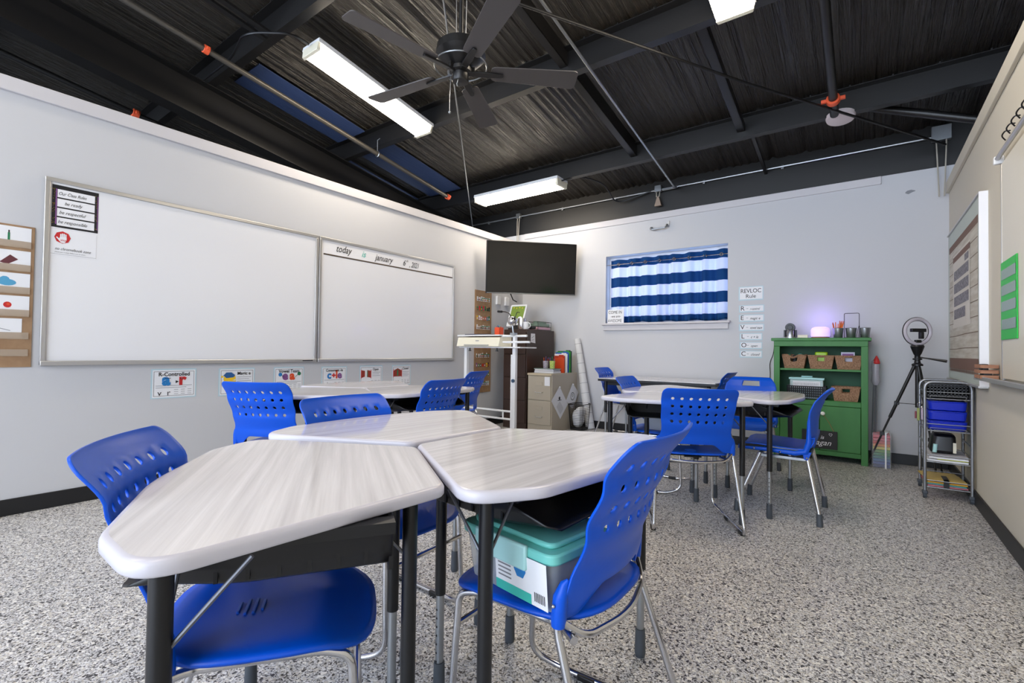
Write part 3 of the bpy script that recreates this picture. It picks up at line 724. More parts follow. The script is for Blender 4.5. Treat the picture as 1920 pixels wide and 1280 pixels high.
t = thing('class_rules_poster', 'black-bordered class rules poster in the top left whiteboard corner', 'poster', (XL+ON, .80, 1.94))
b = MB(t).at(LW(.686, 1.806, ON)).m(INK).rect(0,0,.232,.274); b.m(GOLD)
for k in range(46): 
    x = random.choice([random.uniform(.002,.018), random.uniform(.214,.23)]); y = random.uniform(.01,.26); b.disc(x, y, .0022, .0004, 5)
b.m(PURI).rect(.018,.02,.024,.25,.0004).rect(.226,.02,.230,.25,.0004).build('border', None, smooth=0)
for k, (s_, x) in enumerate((('Our Class Rules', .03), ('be ready', .06), ('be respectful', .035), ('be responsible', .03))):
    b = MB(t).at(LW(.686, 1.806, ON+.0008)); y = .196-k*.061
    b.m(PAPER).rect(.026, y, .212, y+.052).m(INK); script(b, s_, x, y+.016, .030, sx=.82 if k else .7)
    b.build('rule_strip', None, smooth=0)
t = thing('stop_poster', 'white poster with a red octagon and stop hand below the class rules', 'poster', (XL+ON, .80, 1.71))
b = MB(t).at(LW(.686, 1.626, ON)).m(PAPER).rect(0,0,.226,.168).m(INK); script(b, 'no chromebook zone', .02,.035,.026, sx=.78)
b.m(INKG); script(b, 'please put it away before you sit down', .02,.018,.012, sx=.8); b.rect(0,.008,.226,.0095,.0005).build('paper_sheet', None, smooth=0)
b = MB(t).at(LW(.686, 1.626, ON)); b.m(RED).disc(.056,.118,.040,.0010,8).m(PAPER)
b.poly(rpoly([(.036,.10,.006),(.05,.082,.01),(.066,.082,.01),(.076,.10,.006),(.076,.122,.004),(.044,.122,.004)]), .0016)
for k in range(4): b.poly(rpoly([(.044+k*.0082,.118,.003),(.0505+k*.0082,.118,.003),(.0505+k*.0082,.140+(.004 if k in (1,2) else 0),.003),(.044+k*.0082,.140+(.004 if k in (1,2) else 0),.003)]), .0018)
b.poly(rpoly([(.024,.116,.003),(.040,.096,.003),(.044,.104,.003),(.029,.121,.003)]), .0018).m(RED).text('STOP', .046,.094,.0135,.0022,bold=.02)
b.build('stop_symbol', None, smooth=0, label='red octagon with a white hand')
t = thing('date_strip', 'white paper strip with the handwritten date along the top of the right whiteboard', 'sign', (XL+ON, 3.5, 2.03))
b = MB(t).at(LW(2.60, 1.955, ON)).m(PAPER).rect(0,0,1.79,.137).m(INK).rect(0,-.004,1.79,.010,.0006).m(KRAFT)
for k in range(120): b.rect(.004+k*.0149, -.001, .009+k*.0149, .006, .0009)
b.build('paper_strip', None, smooth=0)
b = MB(t).at(LW(2.60, 1.955, ON+.0012)).m(INK)
script(b, 'today', .13,.048,.098, bold=.004, sx=.78); script(b, 'january', .60,.04,.092, bold=.004, sx=.86); script(b, '6', .98,.04,.09, bold=.004, sx=.8); script(b, 'th', 1.03,.085,.036, bold=.004); script(b, ', 2021', 1.075,.035,.088, bold=.004, sx=.66)
b.m(TEALI); script(b, 'is', .43,.045,.09, bold=.004, sx=.9); b.build('lettering', None, smooth=0, label='black and teal handwritten date')

def card(label, y, z, w, h, draw):
    t = thing('phonics_poster', label, 'poster', (XL+.001, y+w/2, z+h/2), 0, 'phonics posters under the whiteboards')
    b = MB(t).at(LW(y, z, .0012)).m(LBLUE).rect(0,0,w,h).m(PAPER).rect(.010,.008,w-.008,h-.010,.0005).m(INK)
    for q in ((.018,.018,w-.016,.0205),(.018,h-.0225,w-.016,h-.020),(.018,.018,.0205,h-.02),(w-.0185,.018,w-.016,h-.02)): b.rect(*q, .0009)
    b.build('poster_sheet', None, smooth=0)
    b = MB(t).at(LW(y, z, .0028)); draw(b, w, h); b.build('poster_print', None, smooth=0, label='colourful printed letters')
def lines(b, x0, x1, y0, n, dy, hh=.003):
    b.m(INKG)
    for k in range(n): b.rect(x0, y0-k*dy, x1-(.02 if k % 2 else 0)*(x1-x0)*8, y0-k*dy+hh)
def cols(b, w, y0):
    b.m(INKG)
    for c in range(3):
        for k in range(3): b.rect(w*(.5+c*.15), y0-k*.016, w*(.59+c*.15), y0-k*.016+.003)
def d1(b, w, h):
    b.m(INK).text('R-Controlled', w*.5, h-.055, .040, bold=.02, align='CENTER', sx=.95)
    b.m(CYANI).text('a', w*.24, h*.46, .115, bold=.05).m(RED).text('r', w*.60, h*.46, .115, bold=.05).m(INK).rect(w*.29,h*.67,w*.42,h*.69,.0015).rect(w*.62,h*.64,w*.69,h*.66,.0015).text('v  r', w*.14, h*.10, .060)
    b.poly([(w*.53,h*.60),(w*.60,h*.56),(w*.53,h*.50)], .001); lines(b, .03, w-.03, h*.42, 2, .014); cols(b, w, h*.28)
def d2(b, w, h):
    b.m(INK).text('Magic e', w*.50, h-.058, .037, bold=.02, sx=.95).m(YEL).text('e', w*.14, h*.42, .18, bold=.06)
    b.m(mat('hat_blue', (40, 92, 150), .6)).poly([(w*.10,h*.70),(w*.20,h*.84),(w*.34,h*.84),(w*.44,h*.74),(w*.40,h*.66),(w*.20,h*.64),(w*.14,h*.72)], .0016).m(YEL).disc(w*.09,h*.69,.009,.0018,8)
    lines(b, w*.5, w-.03, h*.66, 4, .017); cols(b, w, h*.28)
def d3(b, w, h):
    b.m(INK).text('Vowel Team', w*.5, h-.052, .040, bold=.02, align='CENTER', sx=.95).m(PURI).text('e', w*.28, h*.50, .105, bold=.05).m(ORANGE).text('a', w*.52, h*.50, .105, bold=.05)
    b.m(CYANI).disc(w*.21,h*.70,.017,.0012).m(GRNI).disc(w*.83,h*.72,.017,.0012).m(INK).line([(w*.23,h*.68),(w*.34,h*.60)],.004,.001).line([(w*.80,h*.69),(w*.70,h*.60)],.004,.001); lines(b, .03, w-.03, h*.40, 2, .014); cols(b, w, h*.28)
def d4(b, w, h):
    b.m(INK).text('Consonant -le', w*.5, h-.050, .037, bold=.02, align='CENTER', sx=.88).m(CYANI).text('c', w*.22, h*.46, .10, bold=.04).m(RED).text('+', w*.40, h*.48, .07, bold=.06).m(ORANGE).text('l', w*.54, h*.46, .115, bold=.03).m(PURI).text('e', w*.62, h*.46, .10, bold=.04)
    b.m(INK).text('cle', w*.12, h*.10, .058); lines(b, .03, w-.03, h*.38, 1, .014); cols(b, w, h*.26)
def door(b, x, y, w, h, split):
    b.m(RED).rect(x-.006, y-.010, x, y+h*1.06).rect(x+w, y-.010, x+w+.006, y+h*1.06).m(BROWNI)
    if split: b.poly([(x,y),(x+w*.36,y+.012),(x+w*.36,y+h*.92),(x,y+h)],.0004).poly([(x+w,y),(x+w*.6,y+.008),(x+w*.6,y+h),(x+w,y+h*.9)],.0004).m(GRNI).rect(x+w*.60,y+.012,x+w*.68,y+h*.9,.0008)
    else: b.poly([(x,y),(x+w,y),(x+w,y+h*.8),(x+w*.5,y+h*1.12),(x,y+h*.8)],.0004).m(GRNI).poly([(x+w*.42,y+.01),(x+w*.58,y+.01),(x+w*.58,y+h*.8),(x+w*.5,y+h),(x+w*.42,y+h*.8)],.0008)
def d5(b, w, h):
    door(b, w*.08, h*.42, w*.40, h*.36, True); b.m(INK).text('Open', w*.56, h-.052, .034, bold=.02).text('v', w*.20, h*.14, .05); lines(b, w*.55, w-.03, h*.66, 3, .018); cols(b, w, h*.26)
def d6(b, w, h):
    door(b, w*.08, h*.44, w*.42, h*.36, False); b.m(INK).text('Closed', w*.54, h-.050, .034, bold=.02, sx=.9).text('v c', w*.18, h*.16, .042); lines(b, w*.55, w-.03, h*.66, 4, .016); cols(b, w, h*.26)
for q in (('R-Controlled poster with a blue a and red r, leftmost under the whiteboards', 1.245,.655,.297,.222,d1), ('Magic e poster with a yellow e wearing a blue hat', 1.702,.645,.285,.228,d2),
          ('Vowel Team poster with a purple e and orange a', 2.149,.645,.286,.228,d3), ('Consonant -le poster reading c + le', 2.612,.652,.282,.216,d4),
          ('Open poster with a half-open red saloon door', 3.045,.648,.292,.222,d5), ('Closed poster with a shut red saloon door', 3.468,.640,.272,.228,d6)): card(*q)

# brown picture pocket chart, cut by the left edge of the photo
t = thing('pocket_chart', 'brown nylon pocket chart with picture cards at the far left edge', 'pocket chart', (XL+.002, .33, 1.34))
MB(t).box(XL+.001, .02, .905, XL+.006, .616, 1.782).build('backing', KRAFT, bevel=.001)
cz_ = [1.655,1.51,1.37,1.23,1.09]
for z in cz_+[.985]:
    MB(t).box(XL+.010, .03, z-.012, XL+.0115, .60, z+.03).build('pocket', mat('clear_vinyl', (196, 178, 158), .12, alpha=.55), smooth=0)
def pc(z, label, draw, y1=.60):
    b = MB().at(LW(y1-.20, z, .0075)).m(PAPER).rect(0,0,.20,.115); draw(b); o = b.build('picture_card', None, smooth=0); tag(o, label, 'card', 'picture cards in the brown chart')
    b = MB().at(LW(y1-.415, z, .0075)).m(PAPER).rect(0,0,.20,.115)
pc(cz_[0], 'white card with a slim dark green bottle picture, top of the brown chart', lambda b: b.m(GRNI).rect(.097,.03,.107,.075,.0006).m(INK).rect(.099,.075,.105,.09,.0006))
pc(cz_[1], 'white card with a dark brown bar picture, second from the top of the brown chart', lambda b: b.m(mat('maroon', (100, 50, 58), .6)).poly([(.065,.035),(.10,.025),(.145,.06),(.11,.085)], .0006))
pc(cz_[2], 'white card with a blue fluffy picture, middle of the brown chart', lambda b: b.m(mat('sky_ink', (84, 160, 200), .6)).disc(.10,.055,.040,.0006,14,.020).disc(.09,.07,.022,.0008,10))
pc(cz_[3], 'white card with a small red bead picture, fourth down the brown chart', lambda b: b.m(RED).disc(.105,.058,.018,.0006,14).m(ORANGE).disc(.108,.062,.008,.0009,8))
pc(cz_[4], 'white card with a thin twig picture, lowest in the brown chart', lambda b: b.m(INKG).line([(.05,.07),(.10,.055),(.15,.04)],.0035,.0006), .57)

# narrow coloured pocket chart by the TV corner
t = thing('pocket_chart', 'narrow tan hanging pocket chart full of coloured cards below the television', 'pocket chart', (XL+.002, 5.02, 1.2))
MB(t).box(XL+.001, 4.845, .47, XL+.007, 5.20, 1.862).build('backing', KRAFT, bevel=.001)
pal = [PAPER, RED, INK, ORANGE, PURI, YEL, CYANI, GRNI, PAPER]
for k in range(10):
    z = 1.715-k*.128; b = MB(t).at(LW(4.875, z, .009)); b.m(KRAFT).rect(0,-.012,.30,0,.001)
    for q in range(7):
        b.m(random.choice(pal) if k % 3 else PAPER).rect(.005+q*.042, 0, .005+q*.042+random.uniform(.02,.038), random.uniform(.04,.066), 0)
        b.m(random.choice(pal)).rect(.012+q*.042, .01, .012+q*.042+.014, .032, .0008)
    if k % 3 == 0: b.m(GRNI).rect(.1,.036,.29,.046,.0012).m(INK).rect(.01,.012,.29,.018,.0012)
    b.build('card_pocket', None, smooth=0, label='row of small coloured cards')

# ================================================================ television
def ray(px, py, d=1.0):
    return Vector((0,0,1.05))+(Vector((-.593847,.804365,.018479))+Vector((.804578,.593697,.013376))*((px-960)/893.36)-Vector((.000212,-.022811,.99974))*((py-640)/893.36))*d
tl, tr, br, bl_ = ray(913,449.5,6.32), ray(1082,458,6.58), ray(1078,554,6.64), ray(911,549,6.38)
ctr = (tl+tr+br+bl_)/4; u = ((tr-tl)+(br-bl_)).normalized(); v = ((tl-bl_)+(tr-br)); v = (v-u*v.dot(u)).normalized(); n = u.cross(v)
W_, H_ = ((tr-tl).length+(br-bl_).length)/2, ((tl-bl_).length+(tr-br).length)/2
FR = frame(ctr, u, v)
t = thing('television', 'black flat television on a wall arm high in the corner', 'television', tuple(ctr))
MB(t).at(FR).box(-W_/2, -H_/2, -.05, W_/2, H_/2, 0).build('tv_casing', BLKP, bevel=.005)
MB(t).at(FR).rect(-W_/2+.012, -H_/2+.022, W_/2-.012, H_/2-.012, .0015).build('tv_screen', DARKS, smooth=0)
MB(t).at(FR).box(-W_/2+.01, -H_/2+.004, 0, W_/2-.01, -H_/2+.012, .003).m(STEEL).build('bottom_strip', STEEL, bevel=.001)
b = MB(t).at(FR).box(-.2, -.15, -.075, .2, .15, -.05); b.at(Matrix.Identity(4)); p = ctr-n*.07
b.tube([p, (ctr.x-.25, ctr.y+.25, ctr.z), (XL+.02, YB-.35, ctr.z)], .022, 10); b.box(XL, YB-.47, ctr.z-.15, XL+.02, YB-.23, ctr.z+.15)
b.build('wall_arm', BLKM, bevel=.003)
b = MB(); b.tube([ray(955,545,6.6), ray(962,562,6.62), ray(969,566,6.65)], .008, 6)
tag(b.build('tv_cable', BLKP), 'black cable dangling under the television', 'cable')
for y in (5.30, 5.50):
    tag(MB().box(XL, y, 1.70, XL+.03, y+.085, 1.82).build('wall_outlet', WHITE, bevel=.004), 'white socket plate on the wall under the television, '+('left one' if y < 5.4 else 'right one'), 'socket')

# ================================================================ corner furniture
def cabinet(name, label, x0, x1, y0, y1, z1, m, nd, cat='filing cabinet'):
    t = thing(name, label, cat, ((x0+x1)/2, (y0+y1)/2, 0))
    MB(t).box(x0, y0+.012, 0, x1, y1, z1).build('cabinet_body', m, bevel=.004)
    base = .075 if nd == 4 else .09; top = .03; hh = (z1-base-top)/nd
    for k in range(nd):
        z = base+k*hh
        d = MB(t).box(x0+.012, y0-.006, z+.004, x1-.012, y0+.012, z+hh-.004).build('drawer', m, bevel=.003)
        xm = (x0+x1)/2
        b = MB(d)
        if nd == 4:
            b.box(xm-.02,y0-.010,z+hh*.66,xm+.02,y0-.006,z+hh*.66+.004).box(xm-.02,y0-.010,z+hh*.66+.05,xm+.02,y0-.006,z+hh*.66+.054).box(xm-.02,y0-.010,z+hh*.66,xm-.016,y0-.006,z+hh*.66+.054).box(xm+.016,y0-.010,z+hh*.66,xm+.02,y0-.006,z+hh*.66+.054)
            b.build('label_holder', STEEL)
            MB(d).box(xm-.05,y0-.03,z+hh*.50,xm+.05,y0-.006,z+hh*.50+.008).build('handle', STEEL, bevel=.002)
        else:
            b.box(xm-.05,y0-.012,z+hh*.60,xm+.05,y0-.006,z+hh*.60+.045); b.build('label_holder', m, bevel=.002)
            MB(d).tube(bend([(xm-.055,y0-.005,z+hh*.34),(xm-.05,y0-.032,z+hh*.32),(xm+.05,y0-.032,z+hh*.32),(xm+.055,y0-.005,z+hh*.34)],.01), .0055, 8).build('handle', ALU)
    return t
cabinet('filing_cabinet', 'tall dark brown four-drawer filing cabinet in the corner', -3.985, -3.60, 5.2, 5.90, 1.335, BROWN, 4)
t = cabinet('filing_cabinet', 'low beige two-drawer filing cabinet beside the brown one', -3.575, -3.2, 5.2, 5.86, .755, BEIGE, 2)
MB(t).box(-3.30, 5.185, .60, -3.222, 5.191, .715).build('index_label', PAPER, smooth=0)
MB(t).box(-3.575, 5.19, .728, -3.2, 5.212, .755).build('top_lip', mat('cream_lip', (196, 182, 156), .4), bevel=.002)
tag(MB().at(frame((-3.598, 5.30, 1.16), (0,1,0), (0,0,1))).m(PAPER).poly([(0,0),(.11,-.01),(.10,.12),(.0,.12),(-.005,.05)]).m(INKG).line([(.02,.03),(.08,.04)],.004,.0006).line([(.02,.06),(.08,.09)],.006,.0006).build('sticker', None, smooth=0), 'white sticker on the side of the brown cabinet', 'sticker')
def hung(label, c, ang, w, h, kind):
    t = thing('hanging_paper', label, 'paper', (-3.198, c[0], c[1]), 0, 'papers on the beige cabinet side')
    M = frame((-3.196, c[0], c[1]), (0,1,0), (0,0,1)) @ Matrix.Rotation(R(ang), 4, 'Z')
    b = MB(t).at(M).m(PAPER).rect(-w/2,-h/2,w/2,h/2).m(INKG)
    if kind: 
        for k in range(9): b.rect(-w*.35,-h*.35+k*.016,w*.05,-h*.35+k*.016+.004,.0006)
        b.m(INK).disc(.03,.05,.022,.0008).line([(-.02,.06),(.05,.0)],.008,.0008)
    else: b.m(INK).poly(arc((0,0),.055,0,360,20),.0006).m(PAPER).poly([(x*1., y) for x, y in arc((0,0),.046,0,360,20)],.0009).m(INK).disc(-.01,.01,.02,.0012,12).m(PAPER).disc(-.01,.01,.013,.0015,12)
    b.build('paper_sheet', None, smooth=0)
    MB(t).at(M).lathe([(.012,0),(.014,.008),(.008,.014)], 12, (w/2-.01 if kind else -w/2+.02, h/2-.01, 0)).build('magnet', WHITE)
hung('white worksheet with an ant drawing pinned aslant to the beige cabinet', (5.40,.375), 42, .27, .34, True)
hung('white sheet with a round doodle pinned aslant nearer the waste basket', (5.735,.435), -38, .22, .28, False)
# mesh waste basket
t = thing('waste_basket', 'black wire mesh waste basket with crumpled paper beside the beige cabinet', 'waste basket', (-3.08, 5.72, 0))
b = MB(t, True); o = rpoly([(-.09,-.10,.03),(.09,-.10,.03),(.09,.10,.03),(-.09,.10,.03)]); o2 = [(x*1.25,y*1.25) for x, y in o]
n_ = len(o)
for k in range(0, 15):
    f_ = k/14; b.tube([(x*(1+.25*f_), y*(1+.25*f_), .02+.32*f_) for x, y in o], .0022 if k < 14 else .006, 5, closed=True)
for i in range(n_): b.tube([(o[i][0], o[i][1], .01), (o2[i][0], o2[i][1], .34)], .0018, 4)
b.prism(o, 0, .03); b.build('basket_mesh', MESHM)
b = MB(); 
b.ball((-3.09,5.71,.15), .085, 12, 1.5); b.ball((-3.05,5.70,.24), .07, 10, 1.)
o = b.build('waste_paper', PAPER, smooth=0); dsp = o.modifiers.new('d','DISPLACE'); tx = bpy.data.textures.new('crumple','CLOUDS'); tx.noise_scale = .05; dsp.texture = tx; dsp.strength = .03
tag(o, 'crumpled white paper inside the mesh waste basket', 'paper'); o['kind'] = 'stuff'
# paper roll
t = thing('paper_roll', 'tall roll of whitish grid paper leaning in front of the window wall', 'paper roll', (-3.02, 5.88, 0))
MB(t).tube([(-2.985, 5.86, 0), (-3.235, 5.92, 1.22)], [.062,.044], 22).build('rolled_paper', mat('grid_paper', (224, 224, 224), .6), smooth=60)
b = MB(t)
for k in range(9):
    f_ = .06+k*.11; p = Vector((-2.985,5.86,0)).lerp(Vector((-3.235,5.92,1.22)), f_); r_ = .062-.018*f_
    b.tube([p, p+Vector((-.0008,.0002,.004))], r_+.0006, 22, cap=False)
b.build('grid_lines', INKG)
# on the beige cabinet
for k, (m_, h_, w_, lb) in enumerate(((mat('navy_cover',(40,60,90),.5),.03,.30,'dark hardback book, bottom of the pile on the beige cabinet'), (PAPER,.018,.28,'white book in the pile on the beige cabinet'), (mat('green_cover',(60,96,84),.5),.012,.31,'thin green book, top of the pile on the beige cabinet'))):
    z = .755+(0,.0305,.049)[k]
    t = thing('book', lb, 'book', (-3.39,5.40,z), (0,4,-3)[k], 'books piled on the beige cabinet')
    MB(t, True).box(-w_/2,-.10,0,w_/2,.10,.003).box(-w_/2,-.10,h_-.003,w_/2,.10,h_).box(-w_/2,-.10,.003,-w_/2+.003,.10,h_-.003).build('cover', m_, bevel=.001)
    MB(t, True).box(-w_/2+.003,-.097,.003,w_/2-.004,.097,h_-.003).build('pages', PAPER, smooth=0)
def cup(x, y, z, m_, lb):
    t = thing('pencil_cup', lb, 'cup', (x,y,z), 0, 'pencil cups')
    MB(t, True).lathe([(.032,0),(.038,.10),(.036,.10),(.030,.004),(0,.004)], 20, cap=False).build('cup_body', m_, smooth=50)
    return t
cup(-3.395, 5.36, .817, mat('lattice_grey', (196, 190, 206), .5, mix=((150, 146, 166), (60, 60, 60), 1)), 'grey lattice cup of pens on the book pile')
cup(-3.30, 5.37, .817, mat('lattice_green', (176, 204, 70), .5, mix=((210, 224, 150), (60, 60, 60), 1)), 'lime lattice cup of pens on the book pile')
cols_ = [RED, CYANI, INK, TEALI, ORANGE, PURI, GRNI]
for cx, lb in ((-3.395,'grey'),(-3.30,'lime')):
    for k in range(6):
        a = k*1.05; o = MB().tube([(cx+.018*math.cos(a), 5.365+.018*math.sin(a), .825), (cx+.034*math.cos(a), 5.365+.034*math.sin(a), .945+.015*(k%3))], .0042, 7).build('pen', cols_[(k+(lb == 'lime'))%7])
        tag(o, 'slim pen or pencil standing in the %s lattice cup' % lb, 'pen', 'pens in the %s lattice cup' % lb)
def folder(lb, x0, x1, y, z0, z1, m_, tilt=0):
    o = MB().at(T(0,y,z0) @ Matrix.Rotation(R(tilt),4,'X')).box(x0, 0, 0, x1, .012, z1-z0).box(x1-.09, .002, z1-z0, x1-.02, .010, z1-z0+.012).build('file_folder', m_, bevel=.001)
    tag(o, lb, 'folder', 'folders standing on the beige cabinet')
folder('orange folder standing at the front of the file row on the beige cabinet', -3.40, -3.235, 5.56, .757, .955, mat('orange_folder', (206, 70, 24), .5))
folder('red-orange folder behind the orange one on the beige cabinet', -3.40, -3.24, 5.585, .757, .985, mat('rust_folder', (180, 52, 20), .5))
folder('white folder in the middle of the file row on the beige cabinet', -3.42, -3.22, 5.62, .757, 1.01, PAPER)
folder('blue folder in the file row on the beige cabinet', -3.42, -3.215, 5.65, .757, 1.03, mat('blue_folder', (40, 90, 170), .5))
folder('bright green folder behind the blue one on the beige cabinet', -3.42, -3.21, 5.68, .757, 1.04, mat('green_folder', (60, 170, 50), .5))
folder('dark green folder at the back of the file row on the beige cabinet', -3.42, -3.205, 5.71, .757, 1.05, mat('dkgreen_folder', (22, 70, 50), .5))
# on the brown cabinet
t = thing('picture_stand', 'white tablet stand with a green picture on the brown cabinet', 'tablet', (-3.86, 5.35, 1.335))
FRM = frame((-3.905, 5.34, 1.40), (1,.12,0), (.10,.25,1))
MB(t).at(FRM).prism(rpoly([(-.13,-.02,.02),(.13,-.02,.02),(.13,.30,.02),(-.13,.30,.02)]), -.02, 0).build('stand_frame', WHITE, bevel=.004)
b = MB(t).at(FRM).m(mat('leaf_green', (126, 152, 60), .4)).rect(-.105,.03,.105,.275,.0015).m(PAPER).disc(.06,.09,.036,.003,16).disc(.035,.075,.022,.003,12).disc(.08,.07,.024,.003,12).m(YEL)
for k in range(4): b.disc(-.07+k*.045, .255-.008*(k%2), .008, .003, 10)
b.build('screen_picture', None, smooth=0, label='green picture with a white shape')
MB(t).prism([(-3.95,5.28),(-3.80,5.28),(-3.80,5.40),(-3.95,5.40)], 1.335, 1.40, [(-3.93,5.33),(-3.84,5.33),(-3.84,5.36),(-3.93,5.36)]).build('stand_foot', BLKP, bevel=.003)
t = thing('metal_mug', 'tall shiny steel mug on the brown cabinet', 'mug', (-3.745, 5.30, 1.335))
MB(t, True).lathe([(.058,0),(.062,.01),(.060,.15),(.057,.15),(.055,.01),(0,.01)], 28, cap=False).build('mug_body', CHROME, smooth=50)
t = thing('white_mug', 'white mug with a handle beside the tall steel mug', 'mug', (-3.665, 5.28, 1.335))
MB(t, True).lathe([(.032,0),(.038,.01),(.037,.10),(.034,.10),(.033,.01),(0,.01)], 24, cap=False).build('mug_body', WHITE, smooth=50)
MB(t, True).tube([(.035,0,.02),(.062,0,.03),(.068,0,.055),(.060,0,.08),(.035,0,.09)], .006, 8).build('mug_handle', WHITE)
t = thing('letter_tray', 'black wire letter tray on the right of the brown cabinet top', 'tray', (-3.68, 5.6, 1.335))
b = MB(t)
for z in (1.338, 1.385, 1.45):
    b.tube([(-3.80,5.48,z),(-3.605,5.48,z),(-3.605,5.82,z),(-3.80,5.82,z)], .003, 6, closed=True)
for x, y in ((-3.80,5.48),(-3.605,5.48),(-3.605,5.82),(-3.80,5.82)): b.tube([(x,y,1.336),(x,y,1.45)], .003, 6)
b.build('wire_frame', MESHM)
tag(MB().box(-3.79,5.49,1.342,-3.615,5.81,1.378).build('paper_stack', mat('pink_paper', (222, 180, 196), .6), bevel=.002), 'pink paper stack in the letter tray on the brown cabinet', 'paper')
tag(MB().box(-3.78,5.50,1.39,-3.62,5.80,1.43).box(-3.70,5.50,1.43,-3.64,5.75,1.46).build('tape_case', mat('clear_green', (130, 160, 140), .2, alpha=.6), bevel=.003), 'greenish clear case in the upper letter tray', 'case')
tag(MB().tube([(-3.63,5.33,1.36),(-3.62,5.42,1.365)], .022, 12).build('tape_roll', BLKP), 'small black roll lying between mug and letter tray', 'roll')
tag(MB().box(-4.0,5.32,1.335,-3.955,5.36,1.36).build('eraser', BLKP, bevel=.003), 'small dark block at the left of the brown cabinet top', 'block')

# white rolling desk with the cream machine
Y0, Y1 = 4.40, 4.62
t = thing('rolling_desk', 'white steel height-adjustable rolling desk in front of the filing cabinets', 'desk', (-3.6, 4.5, 0))
wt = WHITE; b = MB(t)
MB(t).box(-4.05, Y0-.02, 1.075, -3.12, Y1+.10, 1.09).build('table_top', wt, bevel=.003)
for x, lb in ((-3.98, 0), (-3.235, 0)):
    lg = MB(t).box(x-.022, Y0+.02, .05, x+.022, Y0+.064, 1.075).build('upright', wt, bevel=.004)
    if x > -3.5: lg2 = MB(t).box(x-.052, Y0+.03, .05, x-.028, Y0+.055, 1.0).build('upright', wt, bevel=.004)
    MB(t).box(x-.02, Y0-.18, .03, x+.02, Y1+.10, .06).build('foot_bar', wt, bevel=.004)
    for yy in (Y0-.17, Y1+.09):
        MB(t).tube([(x-.012,yy,.024),(x+.012,yy,.024)], .024, 14).build('caster', BLKP)
for z in (.34, .25): MB(t).tube([(-3.98, Y0+.045, z),(-3.25, Y0+.045, z)], .012, 10).build('cross_bar', wt)
MB(t).tube([(-3.40,Y0+.045,.25),(-3.40,Y0+.045,.34)], .010, 10).build('cross_post', wt)
for z, x1 in ((1.145,-3.02),(1.215,-3.06)): MB(t).tube([(-3.42, Y0+.03, z),(x1, Y0+.03, z)], .013, 12).build('side_arm', wt)
MB(t).box(-3.255,Y0+.02,1.09,-3.215,Y0+.06,1.22).build('arm_post', wt, bevel=.003)
for x in (-3.88, -3.46): MB(t).tube([(x,Y0-.01,1.075),(x,Y0-.01,1.045)], .009, 10).tube([(x,Y0-.01,1.045),(x,Y0-.01,1.035)], .018, 10).build('clamp_knob', BLKP)
MB(t).tube([(-3.235,Y0+.0,.70),(-3.235,Y0+.04,.70)], .02, 12).build('lock_knob', mat('steel_blue', (60, 84, 110), .4))
t = thing('laminator', 'flat cream machine lying on the white rolling desk', 'office machine', (-3.75, 4.48, 1.09))
b = MB(t); pr = [(Y0-.06,1.091),(Y0-.03,1.20),(Y0+.20,1.215),(Y0+.20,1.091)]
b.add([(-4.06,y,z) for y,z in pr]+[(-3.40,y,z) for y,z in pr], [(0,1,2,3),(7,6,5,4),(0,4,5,1),(1,5,6,2),(2,6,7,3),(3,7,4,0)]); b.build('machine_body', CREAM, bevel=.006)
MB(t).box(-3.93,Y0-.068,1.10,-3.55,Y0-.05,1.115).build('feed_slot', mat('grey_plastic', (170,168,160), .4), bevel=.002)
MB(t).at(frame((-3.76,Y0-.048,1.155),(1,0,0),(0,.27,1))).m(INKG).rect(0,0,.055,.009,.002).build('maker_mark', None, smooth=0)
MB(t).box(-4.07,Y0-.035,1.215,-3.40,Y0+.20,1.232).build('machine_lid', WHITE, bevel=.004)
tag(MB().box(-3.98,Y0,1.232,-3.62,Y0+.16,1.243).build('tablet', mat('navy_case', (30,40,70), .4), bevel=.004), 'thin dark tablet lying on the cream machine', 'tablet')
t = thing('pen_holder', 'orange pen box standing behind the cream machine', 'pen holder', (-3.69, 4.72, 1.09))
b = MB(t, True); b.box(-.04,-.04,0,.04,-.036,.245).box(-.04,.036,0,.04,.04,.245).box(-.04,-.04,0,-.036,.04,.245).box(.036,-.04,0,.04,.04,.245).box(-.05,-.04,0,.05,.04,.01)
b.build('box_body', ORANGE, bevel=.001)
for k in range(5): tag(MB().tube([(-3.71+k*.011,4.72,1.11),(-3.72+k*.015,4.715,1.35+.012*(k%2))], .005, 7).build('pen', cols_[k]), 'pen sticking up from the orange pen box', 'pen', 'pens in the orange pen box')
t = thing('clamp_lamp', 'chrome globe clamp lamp with a black gooseneck on the white rolling desk', 'lamp', (-3.16, 4.42, 1.215))
MB(t).ball((-3.245, Y0+.0, 1.385), .058, 20).build('globe', CHROME)
MB(t).tube([(-3.245,Y0,1.335),(-3.24,Y0+.01,1.26),(-3.235,Y0+.02,1.22)], .010, 8).box(-3.27,Y0-.01,1.225,-3.21,Y0+.05,1.25).build('clamp', STEEL)
MB(t).tube(bend([(-3.275,Y0+.01,1.43),(-3.30,Y0+.01,1.48),(-3.37,Y0+.01,1.50),(-3.42,Y0,1.50)],.05), .006, 8).tube([(-3.40,Y0,1.50),(-3.46,Y0,1.505)], .014, 10).build('gooseneck', BLKP)
MB(t).tube(bend([(-3.215,Y0+.01,1.43),(-3.19,Y0+.01,1.49),(-3.15,Y0+.01,1.48)],.03), .004, 8).build('cord_loop', BLKP)

